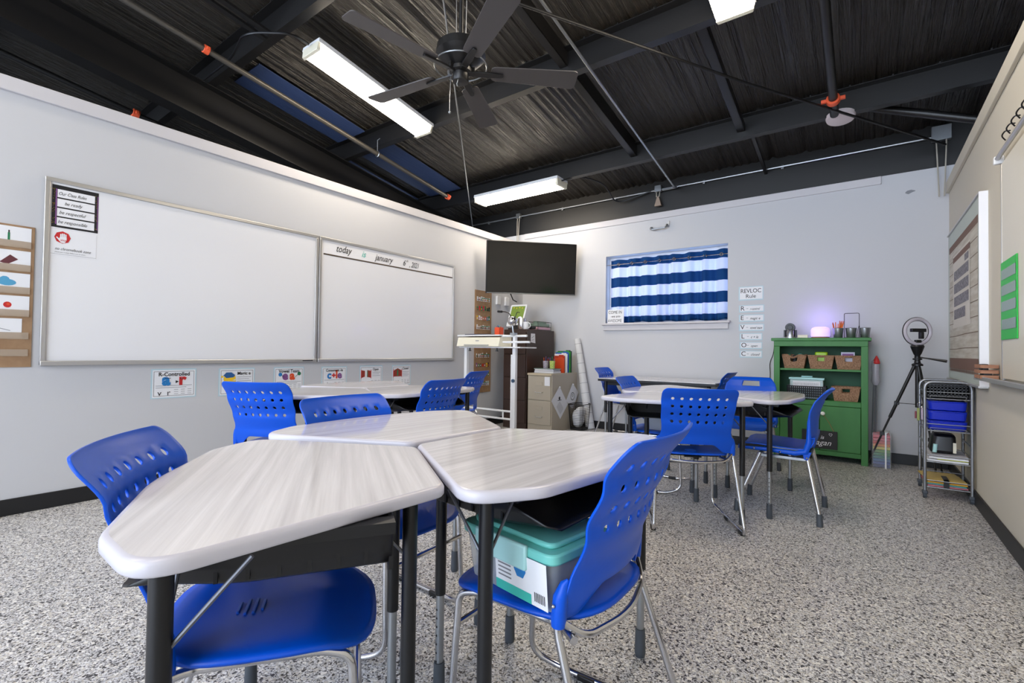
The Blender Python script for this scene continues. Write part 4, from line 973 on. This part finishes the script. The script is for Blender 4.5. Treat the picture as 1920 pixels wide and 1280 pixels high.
# ================================================================ rule cards on the window wall
def rule(label, x, z, w, h, l1, l2=None, big=False):
    t = thing('rule_card', label, 'card', (x+w/2, YB-.002, z+h/2), 0, 'spelling rule cards on the window wall')
    b = MB(t).at(BW(x, z, .0012)).m(LBLUE).rect(0,0,w,h).m(PAPER).rect(.012,.012,w-.008,h-.008,.0005).m(INK)
    if big: b.text('REVLOC', w*.5, h*.54, .066, .001, bold=.004, align='CENTER', sx=.88).text('Rule', w*.5, h*.17, .060, .001, bold=.004, align='CENTER')
    else:
        b.text(l1, .016, h*.26, .072, .001, bold=.004).rect(.078, h*.50, .096, h*.54, .001)
        b.text(l2, .115, h*.30, .040, .001, shear=.4, bold=.008, sx=.85 if len(l2) < 9 else .66)
    b.build('card_sheet', None, smooth=0)
rule('REVLOC Rule heading card right of the window', -1.162, 1.657, .255, .158, None, None, True)
for k, (a, w_, c, lb, n_) in enumerate((('R','r-control',0,'R card, first of the column under the REVLOC heading',.26),('E','magic e',0,'E card reading magic e, second in the REVLOC column',.26),('V','vowel team',0,'V card reading vowel team, third in the REVLOC column',.26),
          ('L','c + le',.008,'L card, fourth in the REVLOC column',.235),('O','open',.008,'O card reading open, fifth in the REVLOC column',.235),('C','closed',.008,'C card reading closed, lowest in the REVLOC column',.235))):
    rule(lb, -1.158+c, (1.520,1.412,1.305,1.200,1.100,1.002)[k], n_, .082, a, w_)
tag(MB().at(BW(.36,2.63,.0008)).m(INKG).poly(rpoly([(-.04,0,.01),(-.01,-.015,.01),(.02,.0,.01),(.05,.01,.01),(.01,.025,.01),(-.02,.02,.01)]), .0).build('wall_scuff', None, smooth=0), 'small grey scuff mark high on the window wall near the right corner', 'mark')
tag(MB().at(T(.315, YB-.006, .04)).box(-.11,0,-.035,.11,.012,.038).build('foil_patch', mat('foil', (225,228,232), .25, .85, bump=((40,40,40),1.,.01)), bevel=.003), 'crinkled silver foil patch over the baseboard', 'patch')

# ================================================================ green cabinet
GX0, GX1, GY0, GY1, GH = -.755, .035, 5.64, 5.94, 1.215
t = thing('green_cabinet', 'green painted shelf cabinet with two open shelves and two doors', 'cabinet', ((GX0+GX1)/2, 5.8, 0))
b = MB(t); st = .055
b.box(GX0, GY0, 0, GX0+.02, GY1, GH-.03).box(GX1-.02, GY0, 0, GX1, GY1, GH-.03); b.build('side_panel', GREEN, bevel=.003)
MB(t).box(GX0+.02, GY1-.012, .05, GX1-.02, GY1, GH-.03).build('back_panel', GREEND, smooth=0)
MB(t).box(GX0-.025, GY0-.02, GH-.03, GX1+.025, GY1, GH).build('cabinet_top', GREEN, bevel=.004)
MB(t).box(GX0, GY0-.012, GH-.085, GX1, GY0, GH-.03).build('top_rail', GREEN, bevel=.003)
for x in (GX0, GX1-st): MB(t).box(x, GY0-.012, 0, x+st, GY0, GH-.085).build('face_stile', GREEN, bevel=.003)
MB(t).box(GX0+.02, GY0, .885, GX1-.02, GY1-.012, .905).build('shelf', GREEN, bevel=.002)
MB(t).box(GX0+.02, GY0, .575, GX1-.02, GY1-.012, .595).build('shelf', GREEN, bevel=.002)
MB(t).box(GX0+st, GY0-.012, .545, GX1-st, GY0, .590).build('middle_rail', GREEN, bevel=.003)
MB(t).box(GX0+st, GY0-.010, .06, GX1-st, GY0, .105).box(GX0+.02, GY0, .08, GX1-.02, GY1, .1).build('bottom_rail', GREEN, bevel=.003)
xm = -.352
for s, (xa, xb) in ((-1, (GX0+st+.003, xm-.002)), (1, (xm+.002, GX1-st-.003))):
    d = MB(t).box(xa, GY0-.016, .108, xb, GY0+.002, .542).build('door', GREEN, bevel=.003)
    MB(d).at(T(xm+s*.028, GY0-.016, .47) @ Matrix.Rotation(PI/2, 4, 'X')).lathe([(.006,0),(.006,.012),(.017,.016),(.019,.024),(.012,.031),(0,.032)], 18, cap=False).build('knob', mat('porcelain', (240,238,232), .2), label='white round knob')
t = thing('chalkboard_sign', 'small black chalkboard sign hanging from the white knob on the green cabinet', 'sign', (-.36, GY0-.03, .21))
MB(t).box(-.50, GY0-.034, .125, -.205, GY0-.024, .30).build('slate', mat('slate', (34,34,36), .6), bevel=.002)
b = MB(t).at(frame((-.50, GY0-.0345, .125), (1,0,0), (0,0,1))).m(PAPER); b.text('is', .155,.095,.05,.0006,shear=.3); b.text('agan', .115,.035,.075,.0006,shear=.4,sx=.95)
b.line([(.232,.135),(.226,.148),(.232,.155),(.240,.148),(.247,.155),(.254,.146),(.243,.128),(.232,.135)], .0025, .0006).build('chalk_writing', None, smooth=0, label='white chalk writing with a small heart')
MB(t).tube([(-.325, GY0-.045, .47),(-.27, GY0-.034, .38),(-.235, GY0-.029, .30)], .002, 6).build('twine', mat('twine', (170,120,80), .8))
tag(MB().tube(bend([(-.79,YB-.02,1.20),(-.80,YB-.02,1.05),(-.84,YB-.02,.95),(-.83,YB-.02,.80),(-.86,YB-.02,.6),(-.85,YB-.02,.3)],.08), .004, 6).build('power_cord', BLKP), 'thin black cord hanging down the left side of the green cabinet', 'cord')

def basket(label, x, y, z, w, d, h, flop=False):
    t = thing('wicker_basket', label, 'basket', (x, y, z), 0, 'wicker baskets in the green cabinet')
    def wallp(u, v):
        o = 4*u; s = int(min(o, 3.999)); f_ = o-s; k = .80+.20*v
        p = [(-w/2,-d/2),(w/2,-d/2),(w/2,d/2),(-w/2,d/2),(-w/2,-d/2)]
        x_ = p[s][0]+(p[s+1][0]-p[s][0])*f_; y_ = p[s][1]+(p[s+1][1]-p[s][1])*f_
        wob = .004*math.sin(u*150)+.004*math.sin(v*40) + (.012*math.sin(u*31)*v if flop else 0)
        return (x_*k*(1+wob*.6), y_*k*(1+wob*.6), h*v+(.014*math.sin(u*40)*v if flop else 0))
    V = []; F = []; nu, nv = 80, 10
    for j in range(nv+1):
        for i in range(nu): V.append(wallp(i/nu, j/nv))
    for j in range(nv):
        for i in range(nu):
            if i//20 in (0, 2) and 7 <= i % 20 < 13 and 6 <= j < 9: continue
            F.append((j*nu+i, j*nu+(i+1)%nu, (j+1)*nu+(i+1)%nu, (j+1)*nu+i))
    F.append(tuple(range(nu))[::-1])
    MB(t, True).add(V, F).build('woven_body', WICK, solid=.009, smooth=50)
    MB(t, True).tube([V[nv*nu+i] for i in range(0, nu, 2)], .008, 8, closed=True).build('rim', WICK)
    return t
basket('wicker basket with a ragged rim and jumbled bits, left on the upper shelf', -.578, 5.755, .905, .205, .17, .125, True)
basket('wicker basket with a lime case sticking out, middle of the upper shelf', -.345, 5.755, .905, .215, .17, .13)
basket('wicker basket with a white and purple box, right on the upper shelf', -.118, 5.755, .905, .215, .17, .13)
basket('wicker basket standing alone at the right of the lower shelf', -.14, 5.755, .595, .225, .18, .135)
tag(MB().prism(rpoly([(-.40,5.71,.02),(-.29,5.71,.02),(-.29,5.80,.02),(-.40,5.80,.02)]), .918, 1.075).build('plastic_case', LIME, bevel=.01), 'lime green plastic case in the middle wicker basket', 'case')
tag(MB().m(mat('pale_box', (205,205,225), .5)).box(-.18,5.72,.918,-.07,5.80,1.075).m(PURI).box(-.17,5.7185,1.04,-.08,5.719,1.06).m(INKG).box(-.16,5.7185,1.02,-.10,5.719,1.03).build('wipes_box', None, bevel=.004), 'white and purple packet in the right wicker basket', 'box')
for k, (x, m_, z) in enumerate(((-.63,GRNI,1.03),(-.58,INK,1.02),(-.53,TEALI,1.035))):
    tag(MB().prism(rpoly([(x-.022,5.73,.01),(x+.022,5.73,.01),(x+.022,5.78,.01),(x-.022,5.78,.01)]), .92, z+.02, rpoly([(x-.012,5.74,.01),(x+.016,5.74,.01),(x+.012,5.77,.01),(x-.016,5.77,.01)])).build('craft_piece', m_, bevel=.004), ('dark green','black','teal')[k]+' craft piece in the ragged wicker basket', 'craft item')
t = thing('open_basket', 'black woven plastic basket on the left of the lower shelf', 'basket', (-.47, 5.76, .595))
b = MB(t, True)
for (x0, y0, x1, y1) in ((-.17,-.095,.17,-.091),(-.17,.091,.17,.095),(-.17,-.095,-.166,.095),(.166,-.095,.17,.095)):
    if abs(x1-x0) > .1:
        for k in range(19): b.box(x0+k*.0178, y0, .02, x0+k*.0178+.011, y1, .13)
    else:
        for k in range(10): b.box(x0, y0+k*.02, .02, x1, y0+k*.02+.012, .13)
    for z in (.0, .028, .052, .076, .10, .124): b.box(x0, y0, z, x1, y1, z+.010)
b.box(-.17,-.095,0,.17,.095,.006); b.build('lattice', BLKP)
t = thing('file_box', 'clear plastic file box of papers in the black basket', 'file box', (-.47, 5.76, .601))
MB(t, True).box(-.145,-.07,0,.145,.07,.19).build('box_body', mat('frosted_plastic', (200, 222, 224), .25, alpha=.8), bevel=.006)
MB(t, True).box(-.155,-.075,.19,.155,.075,.212).box(-.05,-.02,.212,.05,.02,.228).build('box_lid', TEAL2, bevel=.005)
b = MB(t, True).at(frame((-.12,-.0715,.10),(1,0,0),(0,0,1))).m(PAPER).rect(0,0,.24,.075).m(INKG)
for k in range(22): b.rect(.01+k*.010, .03+.012*random.random(), .0125+k*.010, .06)
b.build('papers', None, smooth=0)

# on top of the green cabinet
t = thing('speaker_gadget', 'black and silver round-topped gadget on the left of the green cabinet', 'speaker', (-.615, 5.72, GH))
MB(t, True).lathe([(.058,0),(.058,.012),(.042,.016),(.042,.09),(.046,.095)], 26).build('silver_body', mat('satin_silver', (190,192,200), .25, 1.), smooth=40)
MB(t, True).box(-.058,-.02,.01,-.044,.03,.085).box(.044,-.02,.01,.058,.03,.085).tube([(0,-.035,.11),(0,.035,.11)], .045, 26).tube([(0,-.046,.11),(0,-.034,.11)], .026, 20).build('black_head', BLKP, bevel=.003, smooth=40)
tag(MB().box(-.545,5.66,GH,-.455,5.71,GH+.032).build('eraser_box', CREAM, bevel=.004), 'small cream box between the gadget and the glowing lamp', 'box')
t = thing('diffuser_lamp', 'violet glowing rounded diffuser lamp on the green cabinet', 'lamp', (-.355, 5.76, GH))
gm = mat('violet_glow', (216, 205, 250), .4, emit=(178, 150, 255), es=.9)
MB(t, True).lathe([(.078,.012),(.083,.03),(.082,.085),(.073,.105),(.05,.114),(.0,.116)], 32, cap=False).build('glowing_body', gm, smooth=60)
MB(t, True).lathe([(.0,0),(.075,0),(.080,.012),(.078,.014),(0,.014)], 32, cap=False).build('lamp_base', mat('light_wood', (190, 130, 100), .5))
l = bpy.data.lights.new('lamp_glow', 'POINT'); l.energy = .9; l.color = (.42,.28,1.); l.shadow_soft_size = .09
lo = bpy.data.objects.new('lamp_glow', l); C.objects.link(lo); lo.location = (-.355, 5.80, GH+.20)
for k, x in enumerate((-.205, -.10, .01)):
    t = thing('metal_bucket', ('silver bucket full of orange pencils, leftmost of the row','silver bucket, middle one under the wire handle','silver bucket at the right end of the cabinet top')[k], 'bucket', (x, 5.73, GH), 0, 'small metal buckets on the green cabinet')
    MB(t, True).lathe([(.0,0),(.032,0),(.036,.004),(.046,.094),(.049,.096),(.046,.099),(.043,.094),(.033,.006)], 28, cap=False).build('bucket_body', STEEL, smooth=40)
for k in range(14):
    a = k*2.4; r_ = .012+.018*((k*7)%5)/5
    x0, y0 = -.205+r_*math.cos(a), 5.73+r_*math.sin(a); x1, y1 = -.205+r_*2.3*math.cos(a)+.01, 5.73+r_*2.0*math.sin(a); z1 = GH+.135+.012*(k%3)
    o = MB().m(mat('pencil_orange', (232, 120, 40), .5)).tube([(x0,y0,GH+.01),(x1,y1,z1)], .0038, 6).m(mat('eraser_pink', (214,120,120), .6)).tube([(x1,y1,z1),(x1+(x1-x0)*.06,y1+(y1-y0)*.06,z1+.009)], .004, 6).build('pencil', None)
    tag(o, 'orange pencil standing in the left silver bucket', 'pencil', 'pencils in the left bucket')
t = thing('wire_carrier', 'black wire handle rack rising over the small buckets', 'rack', (-.09, 5.76, GH))
b = MB(t)
b.tube(bend([(-.155,5.77,GH+.005),(-.155,5.77,GH+.245),(-.035,5.77,GH+.245),(-.035,5.77,GH+.005)],.012), .003, 6).tube([(-.035,5.77,GH+.13),(-.06,5.69,GH+.005)], .002, 6).tube([(-.035,5.77,GH+.13),(-.02,5.69,GH+.005)], .002, 6).tube([(-.155,5.77,GH+.004),(-.035,5.77,GH+.004)], .003, 6)
b.build('wire', MESHM)

# beside the green cabinet
t = thing('pole', 'slim grey pole leaning beside the green cabinet with a wrapped figure on top', 'pole', (.072, 5.82, 0))
MB(t).tube([(.062,5.80,0),(.082,5.80,.80)], .009, 10).build('shaft', mat('grey_pole', (130,132,138), .4, .6)); MB(t).tube([(.088,5.83,0),(.098,5.83,.80)], .007, 10).build('shaft', mat('grey_pole', (130,132,138), .4, .6))
b = MB(t); b.lathe([(.02,.76),(.035,.80),(.028,.88),(.034,.93),(.030,.99),(.012,1.01)], 16, (.092,5.81,0)); b.build('wrapped_figure', mat('clear_wrap', (200,196,206), .12, alpha=.6), smooth=60)
b = MB(t); b.lathe([(.024,.965),(.03,.975),(.02,1.01),(.004,1.045)], 16, (.10,5.80,0)); b.build('red_hat', RED, smooth=60, label='small red pointed hat')
t = thing('drawer_case', 'clear case of rainbow coloured paper trays on the floor by the cabinet', 'case', (.13, 5.72, 0))
MB(t).box(.062,5.62,.002,.205,5.88,.325).build('clear_case', mat('clear_acrylic', (220,226,232), .08, alpha=.22), bevel=.004)
rb = [(44,52,110),(50,76,150),(44,100,150),(40,120,120),(50,130,80),(96,150,60),(206,190,60),(226,130,50),(206,70,60),(210,60,80),(226,90,110)]
for k, c in enumerate(rb):
    MB(t).box(.070,5.63,.008+k*.0275,.197,5.87,.030+k*.0275).build('paper_tray', mat('tray_%d' % k, c, .5), bevel=.002, label='one coloured tray of the rainbow stack')
MB(t).box(.158,5.612,.0,.170,5.62,.335).box(.15,5.65,.325,.18,5.80,.332).build('white_strap', WHITE, bevel=.001)

# tripod with ring light
t = thing('ring_light_tripod', 'black tripod holding a round ring light and phone clamp near the corner', 'tripod', (.385, 5.55, 0))
cx, cy = .385, 5.56; RL = frame((cx, cy-.03, 1.265), (.82,.57,0), (0,0,1))
b = MB(t).at(RL); b.tube([(.110*math.cos(q), .110*math.sin(q), 0) for q in [i*2*PI/40 for i in range(40)]], .015, 12, closed=True); b.build('ring', mat('ring_white', (196,190,200), .35), smooth=70)
b = MB(t).at(RL); b.tube([(.124*math.cos(q), .124*math.sin(q), -.006) for q in [i*2*PI/40 for i in range(40)]], .005, 8, closed=True).tube([(.096*math.cos(q), .096*math.sin(q), -.002) for q in [i*2*PI/40 for i in range(40)]], .0035, 8, closed=True); b.build('ring_rim', BLKP)
b = MB(t).at(RL).box(-.062,-.005,-.01,.062,.026,.02).box(.012,-.065,-.01,.042,-.005,.02).box(-.025,-.10,-.01,.02,-.075,.02); b.build('phone_clamp', BLKP, bevel=.004)
MB(t).lathe([(.045,1.145),(.05,1.13),(.03,1.07),(.02,1.05),(.022,1.03),(.034,1.025),(.034,1.015),(.02,1.01),(.024,.985),(.04,.975),(.04,.96)], 20, (cx,cy,0)).build('tripod_head', BLKP)
MB(t).tube([(cx,cy,1.04),(cx+.05,cy-.01,1.03),(cx+.19,cy-.05,1.005)], [.006,.006,.013], 10).build('pan_handle', BLKP)
MB(t).tube([(cx,cy,.98),(cx,cy,.59)], .016, 12).build('center_column', BLKM)
for (fx, fy) in ((.02,5.64),(.56,5.66),(.50,5.40)):
    p0 = Vector((cx+(fx-cx)*.05,cy+(fy-cy)*.05,.965)); p1 = Vector((fx,fy,0)); 
    lg = MB(t).tube([p0, p0.lerp(p1,.5)], .0135, 10).build('leg', BLKM); MB(t).tube([p0.lerp(p1,.48), p1], .008, 10).build('leg_tube', BLKM).parent = lg
    q = p0.lerp(p1, .36); b = MB(t).tube([q, (cx,cy,q.z+.0)], .0035, 6).build('leg_spreader', BLKM); b.parent = lg
    for f_ in (.36,.66): MB(t).box(p0.lerp(p1,f_).x-.018, p0.lerp(p1,f_).y-.012, p0.lerp(p1,f_).z-.016, p0.lerp(p1,f_).x+.018, p0.lerp(p1,f_).y+.012, p0.lerp(p1,f_).z+.016).build('leg_clamp', BLKP, bevel=.003).parent = lg

# rolling cart
CX0, CX1, CY0, CY1 = .365, .620, 4.68, 5.07
t = thing('rolling_cart', 'narrow grey tubular wheeled cart of wire baskets by the right wall', 'cart', (.49, 4.87, 0))
gm_ = mat('silver_tube', (150,152,156), .35, .8)
for y in (CY0, CY1):
    MB(t).tube(bend([(CX0,y,.055),(CX0,y,.86),(CX1,y,.86),(CX1,y,.055)], .055, 6), .0105, 12).build('end_frame', gm_, smooth=60)
for x in (CX0, CX1):
    MB(t).tube([(x,CY0,.40),(x,CY1,.40)], .006, 8).build('side_rail', gm_)
    for y in (CY0, CY1):
        w_ = MB(t).tube([(x-.011,y+.012,.024),(x+.011,y+.012,.024)], .024, 16).build('caster', GREYM)
        MB(t).box(x-.017,y-.018,.03,x+.017,y+.03,.058).build('caster_hood', GREYM, bevel=.008).parent = w_
for k, (z, h) in enumerate(((.735,.05),(.50,.05),(.27,.05),(.085,.05))):
    b = MB(t)
    b.tube([(CX0,CY0,z),(CX1,CY0,z),(CX1,CY1,z),(CX0,CY1,z)], .0035, 6, closed=True).tube([(CX0,CY0,z+h),(CX1,CY0,z+h),(CX1,CY1,z+h),(CX0,CY1,z+h)], .003, 6, closed=True)
    for q in range(9): b.tube([(CX0+.028*(q+.5),CY0,z),(CX0+.028*(q+.5),CY1,z)], .0016, 4)
    for q in range(5): b.tube([(CX0,CY0+.078*(q+.5),z),(CX1,CY0+.078*(q+.5),z)], .0016, 4)
    if k < 2: b.tube(bend([(CX0+.03,CY0-.003,z),(CX0+.03,CY0-.006,z+.022),(CX1-.03,CY0-.006,z+.022),(CX1-.03,CY0-.003,z)],.005), .0025, 6)
    b.build('wire_shelf', gm_)
t = thing('plastic_basket', 'black perforated basket in the top of the rolling cart', 'basket', (.49,4.87,.74))
b = MB(t)
for k in range(12): b.box(CX0+.015+k*.0195, CY0+.012, .755, CX0+.015+k*.0195+.0125, CY0+.016, .835)
for z in (.742,.768,.79,.812,.83): b.box(CX0+.014, CY0+.012, z, CX1-.014, CY0+.016, z+.011)
b.box(CX0+.014,CY0+.012,.742,CX1-.014,CY1-.012,.748).box(CX0+.014,CY0+.012,.742,CX0+.018,CY1-.012,.838).box(CX1-.018,CY0+.012,.742,CX1-.014,CY1-.012,.838).box(CX0+.014,CY1-.016,.742,CX1-.014,CY1-.012,.838)
b.build('perforated_walls', BLKP)
bt = mat('blue_tray', (16, 44, 190), .3)
for k, lb in enumerate(('lowest','middle','top')):
    z = .506+k*.072; t = thing('blue_tray', '%s of the three nested blue plastic trays in the rolling cart' % lb, 'tray', (.49,4.87,z), 0, 'blue trays in the rolling cart')
    o = rpoly([(CX0+.025,CY0+.02,.03),(CX1-.025,CY0+.02,.03),(CX1-.025,CY1-.03,.03),(CX0+.025,CY1-.03,.03)]); c_ = ((CX0+CX1)/2,(CY0+CY1)/2)
    o2 = [((x-c_[0])*1.07+c_[0],(y-c_[1])*1.04+c_[1]) for x, y in o]
    MB(t).prism(o, z, z+.062, o2).build('tray_body', bt, bevel=.006)
    MB(t).prism(o2, z+.062, z+.068).build('tray_rim', bt, bevel=.002)
t = thing('stapler_bag', 'black bag with a white tag on the third shelf of the cart', 'bag', (.48, 4.9, .31))
MB(t).prism(rpoly([(.40,4.78,.03),(.555,4.78,.03),(.555,4.98,.03),(.40,4.98,.03)]), .325, .465, rpoly([(.42,4.80,.05),(.55,4.80,.03),(.55,4.96,.03),(.42,4.96,.05)])).build('bag_body', BLKP, bevel=.02)
MB(t).box(.53,4.770,.335,.548,4.776,.41).build('bag_tag', CREAM)
tag(MB().tube([(.425,4.745,.335),(.43,4.745,.395)], .013, 12).build('glue_bottle', TEAL2), 'small pale bottle in front of the black bag on the cart', 'bottle')
for k, (m_, z, s, lb) in enumerate(((PAPER,.274,0,'white paper pile, lower, on the third cart shelf'),(mat('lime_paper',(206,214,30),.6),.288,.06,'lime yellow paper in the pile on the third cart shelf'),(PAPER,.294,.01,'white papers above the lime sheet on the cart'),(mat('grey_paper',(200,200,210),.6),.310,.03,'curled grey-white papers at the top of the third cart shelf pile'))):
    tag(MB().box(.38+s,4.70+s*.2,z,.605,5.02,z+(.013,.005,.013,.010)[k]).build('paper_pile', m_, bevel=.001), lb, 'paper', 'papers on the third cart shelf')
for k, (m_, z, s, lb) in enumerate(((mat('pink_folder',(206,120,130),.6),.090,.0,'pink folder, lowest on the bottom cart shelf'),(mat('teal_folder',(90,160,160),.6),.102,.005,'teal folder on the bottom cart shelf'),(mat('amber_folder',(214,160,50),.6),.114,.0,'amber envelope on the bottom cart shelf'),(mat('manila',(206,180,110),.6),.128,-.012,'manila envelope on top of the bottom cart shelf pile'))):
    tag(MB().at(T(.49,4.86,z) @ Matrix.Rotation(R((3,-2,2,6)[k]),4,'Z')).box(-.115+s,-.16,0,.105+s,.16,.010).build('envelope', m_, bevel=.001), lb, 'folder', 'folders on the bottom cart shelf')
tag(MB().box(.47,4.685,.088,.50,4.705,.146).box(.47,4.685,.141,.50,4.85,.146).build('binder_clip', BLKP), 'black strap clip over the envelopes on the bottom cart shelf', 'clip')
t = thing('lanyard', 'bunch of keys and tags hanging from the left of the rolling cart', 'keys', (.345, 4.72, .66))
MB(t).tube([(.345+.018*math.cos(q),4.74,.68+.018*math.sin(q)) for q in [i*PI/6 for i in range(12)]], .0025, 6, closed=True).build('key_ring', CHROME)
MB(t).box(.325,4.735,.56,.342,4.745,.655).build('key_tag', mat('olive_tag', (150,160,90), .5), bevel=.004)
MB(t).box(.348,4.725,.57,.364,4.733,.66).build('key_tag', mat('lilac_tag', (200,180,200), .5), bevel=.004)
MB(t).box(.312,4.742,.575,.324,4.75,.63).build('key_tag', mat('maroon_tag', (130,60,70), .5), bevel=.004)

# ================================================================ right wall
t = thing('display_board', 'large display board with a log cabin picture on the right wall', 'display board', (XR-.01, 4.98, 1.5))
MB(t).box(XR-.035, 4.25, .862, XR, 5.70, 2.105).build('board_panel', mat('pale_green_board', (188, 198, 190), .5), bevel=.002)
MB(t).box(XR-.045, 4.238, .855, XR-.0, 4.25, 2.115).build('white_edge_strip', mat('white_strip', (246, 247, 252), .35), bevel=.002)
MB(t).box(XR-.045, 4.25, 2.105, XR, 5.70, 2.117).build('top_strip', ALU, bevel=.002)
MB(t).box(XR-.05, 4.25, .845, XR, 5.70, .862).build('bottom_strip', ALU, bevel=.002)
M_ = frame((XR-.0358, 5.62, .95), (0,-1,0), (0,0,1))
logm = mat('log_print', (206,202,190), .7, mix=((184,176,160), (3,3,30), 1)); logl = mat('log_seam', (120,104,84), .7); brn = mat('brown_border', (120,92,78), .7); pale = mat('cream_window', (214,208,196), .6); chk = mat('charcoal_photo', (84,80,84), .6, mix=((150,146,150), (60,60,60), 1))
b = MB(t).at(M_); W2, H2 = 1.28, 1.04
b.m(logm).rect(0,.0,W2,H2,.0).m(brn).rect(-.01,0,W2+.01,.085,.0006).rect(-.01,H2-.055,W2+.01,H2,.0006)
b.m(logl)
for k in range(9): b.line([(0,.16+k*.105),(W2*.3,.158+k*.105),(W2*.6,.163+k*.105),(W2,.16+k*.105)], .006, .0008)
b.m(brn)
for k in range(32): b.disc(.02+k*.04, -.012, .015, .0004, 8)
b.build('log_picture', None, smooth=0, label='printed log wall with brown borders')
b = MB(t).at(M_).m(pale).rect(.22,.36,1.0,.93,.0016).m(brn).rect(.22,.87,1.0,.915,.0022).m(pale).rect(.19,.33,1.03,.36,.0020).m(chk)
for r_ in range(4):
    z = .40+r_*.105
    b.rect(.27, z, (.80,.95,.95,.95)[r_], z+.078, .0026)
b.rect(.78,.81,.95,.86,.0026); b.build('cabin_window', None, smooth=0, label='cream window of dark photographs')
t = thing('whiteboard', 'whiteboard at the right edge of the photo with a green chart on it', 'whiteboard', (XR, 2.9, 1.5), 0, 'wall whiteboards')
MB(t).box(XR-.014, 1.6, .93, XR, 3.80, 2.14).build('writing_surface', mat('ivory_board', (224, 219, 204), .3), smooth=0)
MB(t).box(XR-.016, 3.79, .92, XR, 3.808, 2.14).build('board_frame', ALU, bevel=.002)
MB(t).box(XR-.075, 1.6, .905, XR, 4.20, .918).box(XR-.078, 1.6, .905, XR-.072, 4.20, .93).build('marker_tray', ALU, bevel=.003)
MB(t).tube([(XR-.03, 3.80, 2.175), (XR-.03, 1.6, 2.175)], .012, 14).build('map_rail', ALU)
MB(t).box(XR-.045, 3.79, 2.145, XR, 3.82, 2.19).build('rail_end', WHITE, bevel=.006)
b = MB()
for k in range(8): b.tube(bend([(XR-.02, 3.66-k*.10, 2.23),(XR-.04, 3.64-k*.10, 2.25),(XR-.03, 3.61-k*.10, 2.265),(XR-.02,3.56-k*.10,2.245)],.02), .0035, 6)
tag(b.build('cord_garland', BLKP), 'dark looped cord above the roller on the right whiteboard', 'cord')
t = thing('pocket_chart', 'bright green pocket chart hung on the right whiteboard', 'pocket chart', (XR-.02, 3.66, 1.37))
MB(t).box(XR-.020, 3.445, 1.145, XR-.015, 3.79, 1.575).build('backing', mat('green_nylon', (38, 190, 72), .5), bevel=.001)
for k in range(4):
    z = 1.20+k*.088+(.012 if k else 0)
    MB(t).at(frame((XR-.0215, 3.78, z), (0,-1,0), (0,0,1))).m(mat('grey_vinyl', (128,158,146), .25)).rect(.01,0,.325,.055).build('clear_pocket', None, smooth=0)
t = thing('wooden_crate', 'little wooden slat crate standing on the marker tray', 'crate', (XR-.045, 4.02, .918))
wm = mat('pine_slat', (180,130,100), .65, mix=((150,102,76), (10,60,60), 1)); wb = MB(t)
for k in range(3):
    z = .919+k*.031; MB(t).box(XR-.085,3.93,z,XR-.081,4.12,z+.020).build('slat', wm, bevel=.001); MB(t).box(XR-.010,3.93,z,XR-.006,4.12,z+.020).build('slat', wm, bevel=.001)
    MB(t).box(XR-.081,3.93,z,XR-.010,3.934,z+.020).build('slat', wm, bevel=.001); MB(t).box(XR-.081,4.116,z,XR-.010,4.12,z+.020).build('slat', wm, bevel=.001)
tag(MB().box(XR-.07,3.96,.921,XR-.03,4.06,.955).box(XR-.07,3.99,.955,XR-.04,4.08,1.005).build('marker_eraser', BLKP, bevel=.004), 'dark eraser inside the little wooden crate', 'eraser')

# ================================================================ camera, light, render
cam = bpy.data.cameras.new('camera'); co = bpy.data.objects.new('camera', cam); C.objects.link(co)
fw = Vector((-.593847, .804365, .018479)); rt = Vector((.804578, .593697, .013376)); up = Vector((.000212, -.022811, .99974))
M = Matrix.Identity(4)
for i in range(3): M[i][0] = rt[i]; M[i][1] = up[i]; M[i][2] = -fw[i]
M[2][3] = 1.05
co.matrix_world = M; cam.sensor_width = 36; cam.lens = 893.36*36/1920; cam.clip_start = .02
bpy.context.scene.camera = co
w = bpy.data.worlds.new('world'); w.use_nodes = True; bpy.context.scene.world = w
bg = w.node_tree.nodes['Background']; bg.inputs[0].default_value = (.74, .84, 1.0, 1); bg.inputs[1].default_value = 4.5
def area(name, loc, rot, sx, sy, power, col):
    l = bpy.data.lights.new(name, 'AREA'); l.shape = 'RECTANGLE'; l.size = sx; l.size_y = sy; l.energy = power; l.color = col
    o = bpy.data.objects.new(name, l); C.objects.link(o); o.location = loc; o.rotation_euler = rot; return o
area('daylight_window', (-2.05, YB+1.2, 2.1), (R(-90), 0, 0), 2.2, 1.6, 12, (.86, .93, 1))
sc = bpy.context.scene
sc.view_settings.view_transform = 'Standard'; sc.view_settings.look = 'None'; sc.view_settings.gamma = 1; sc.view_settings.exposure = .54; sc.view_settings.use_curve_mapping = False
sc.cycles.use_denoising = True; sc.cycles.max_bounces = 8; sc.cycles.diffuse_bounces = 5; sc.cycles.sample_clamp_indirect = 8
sc.cycles.caustics_reflective = False; sc.cycles.caustics_refractive = False
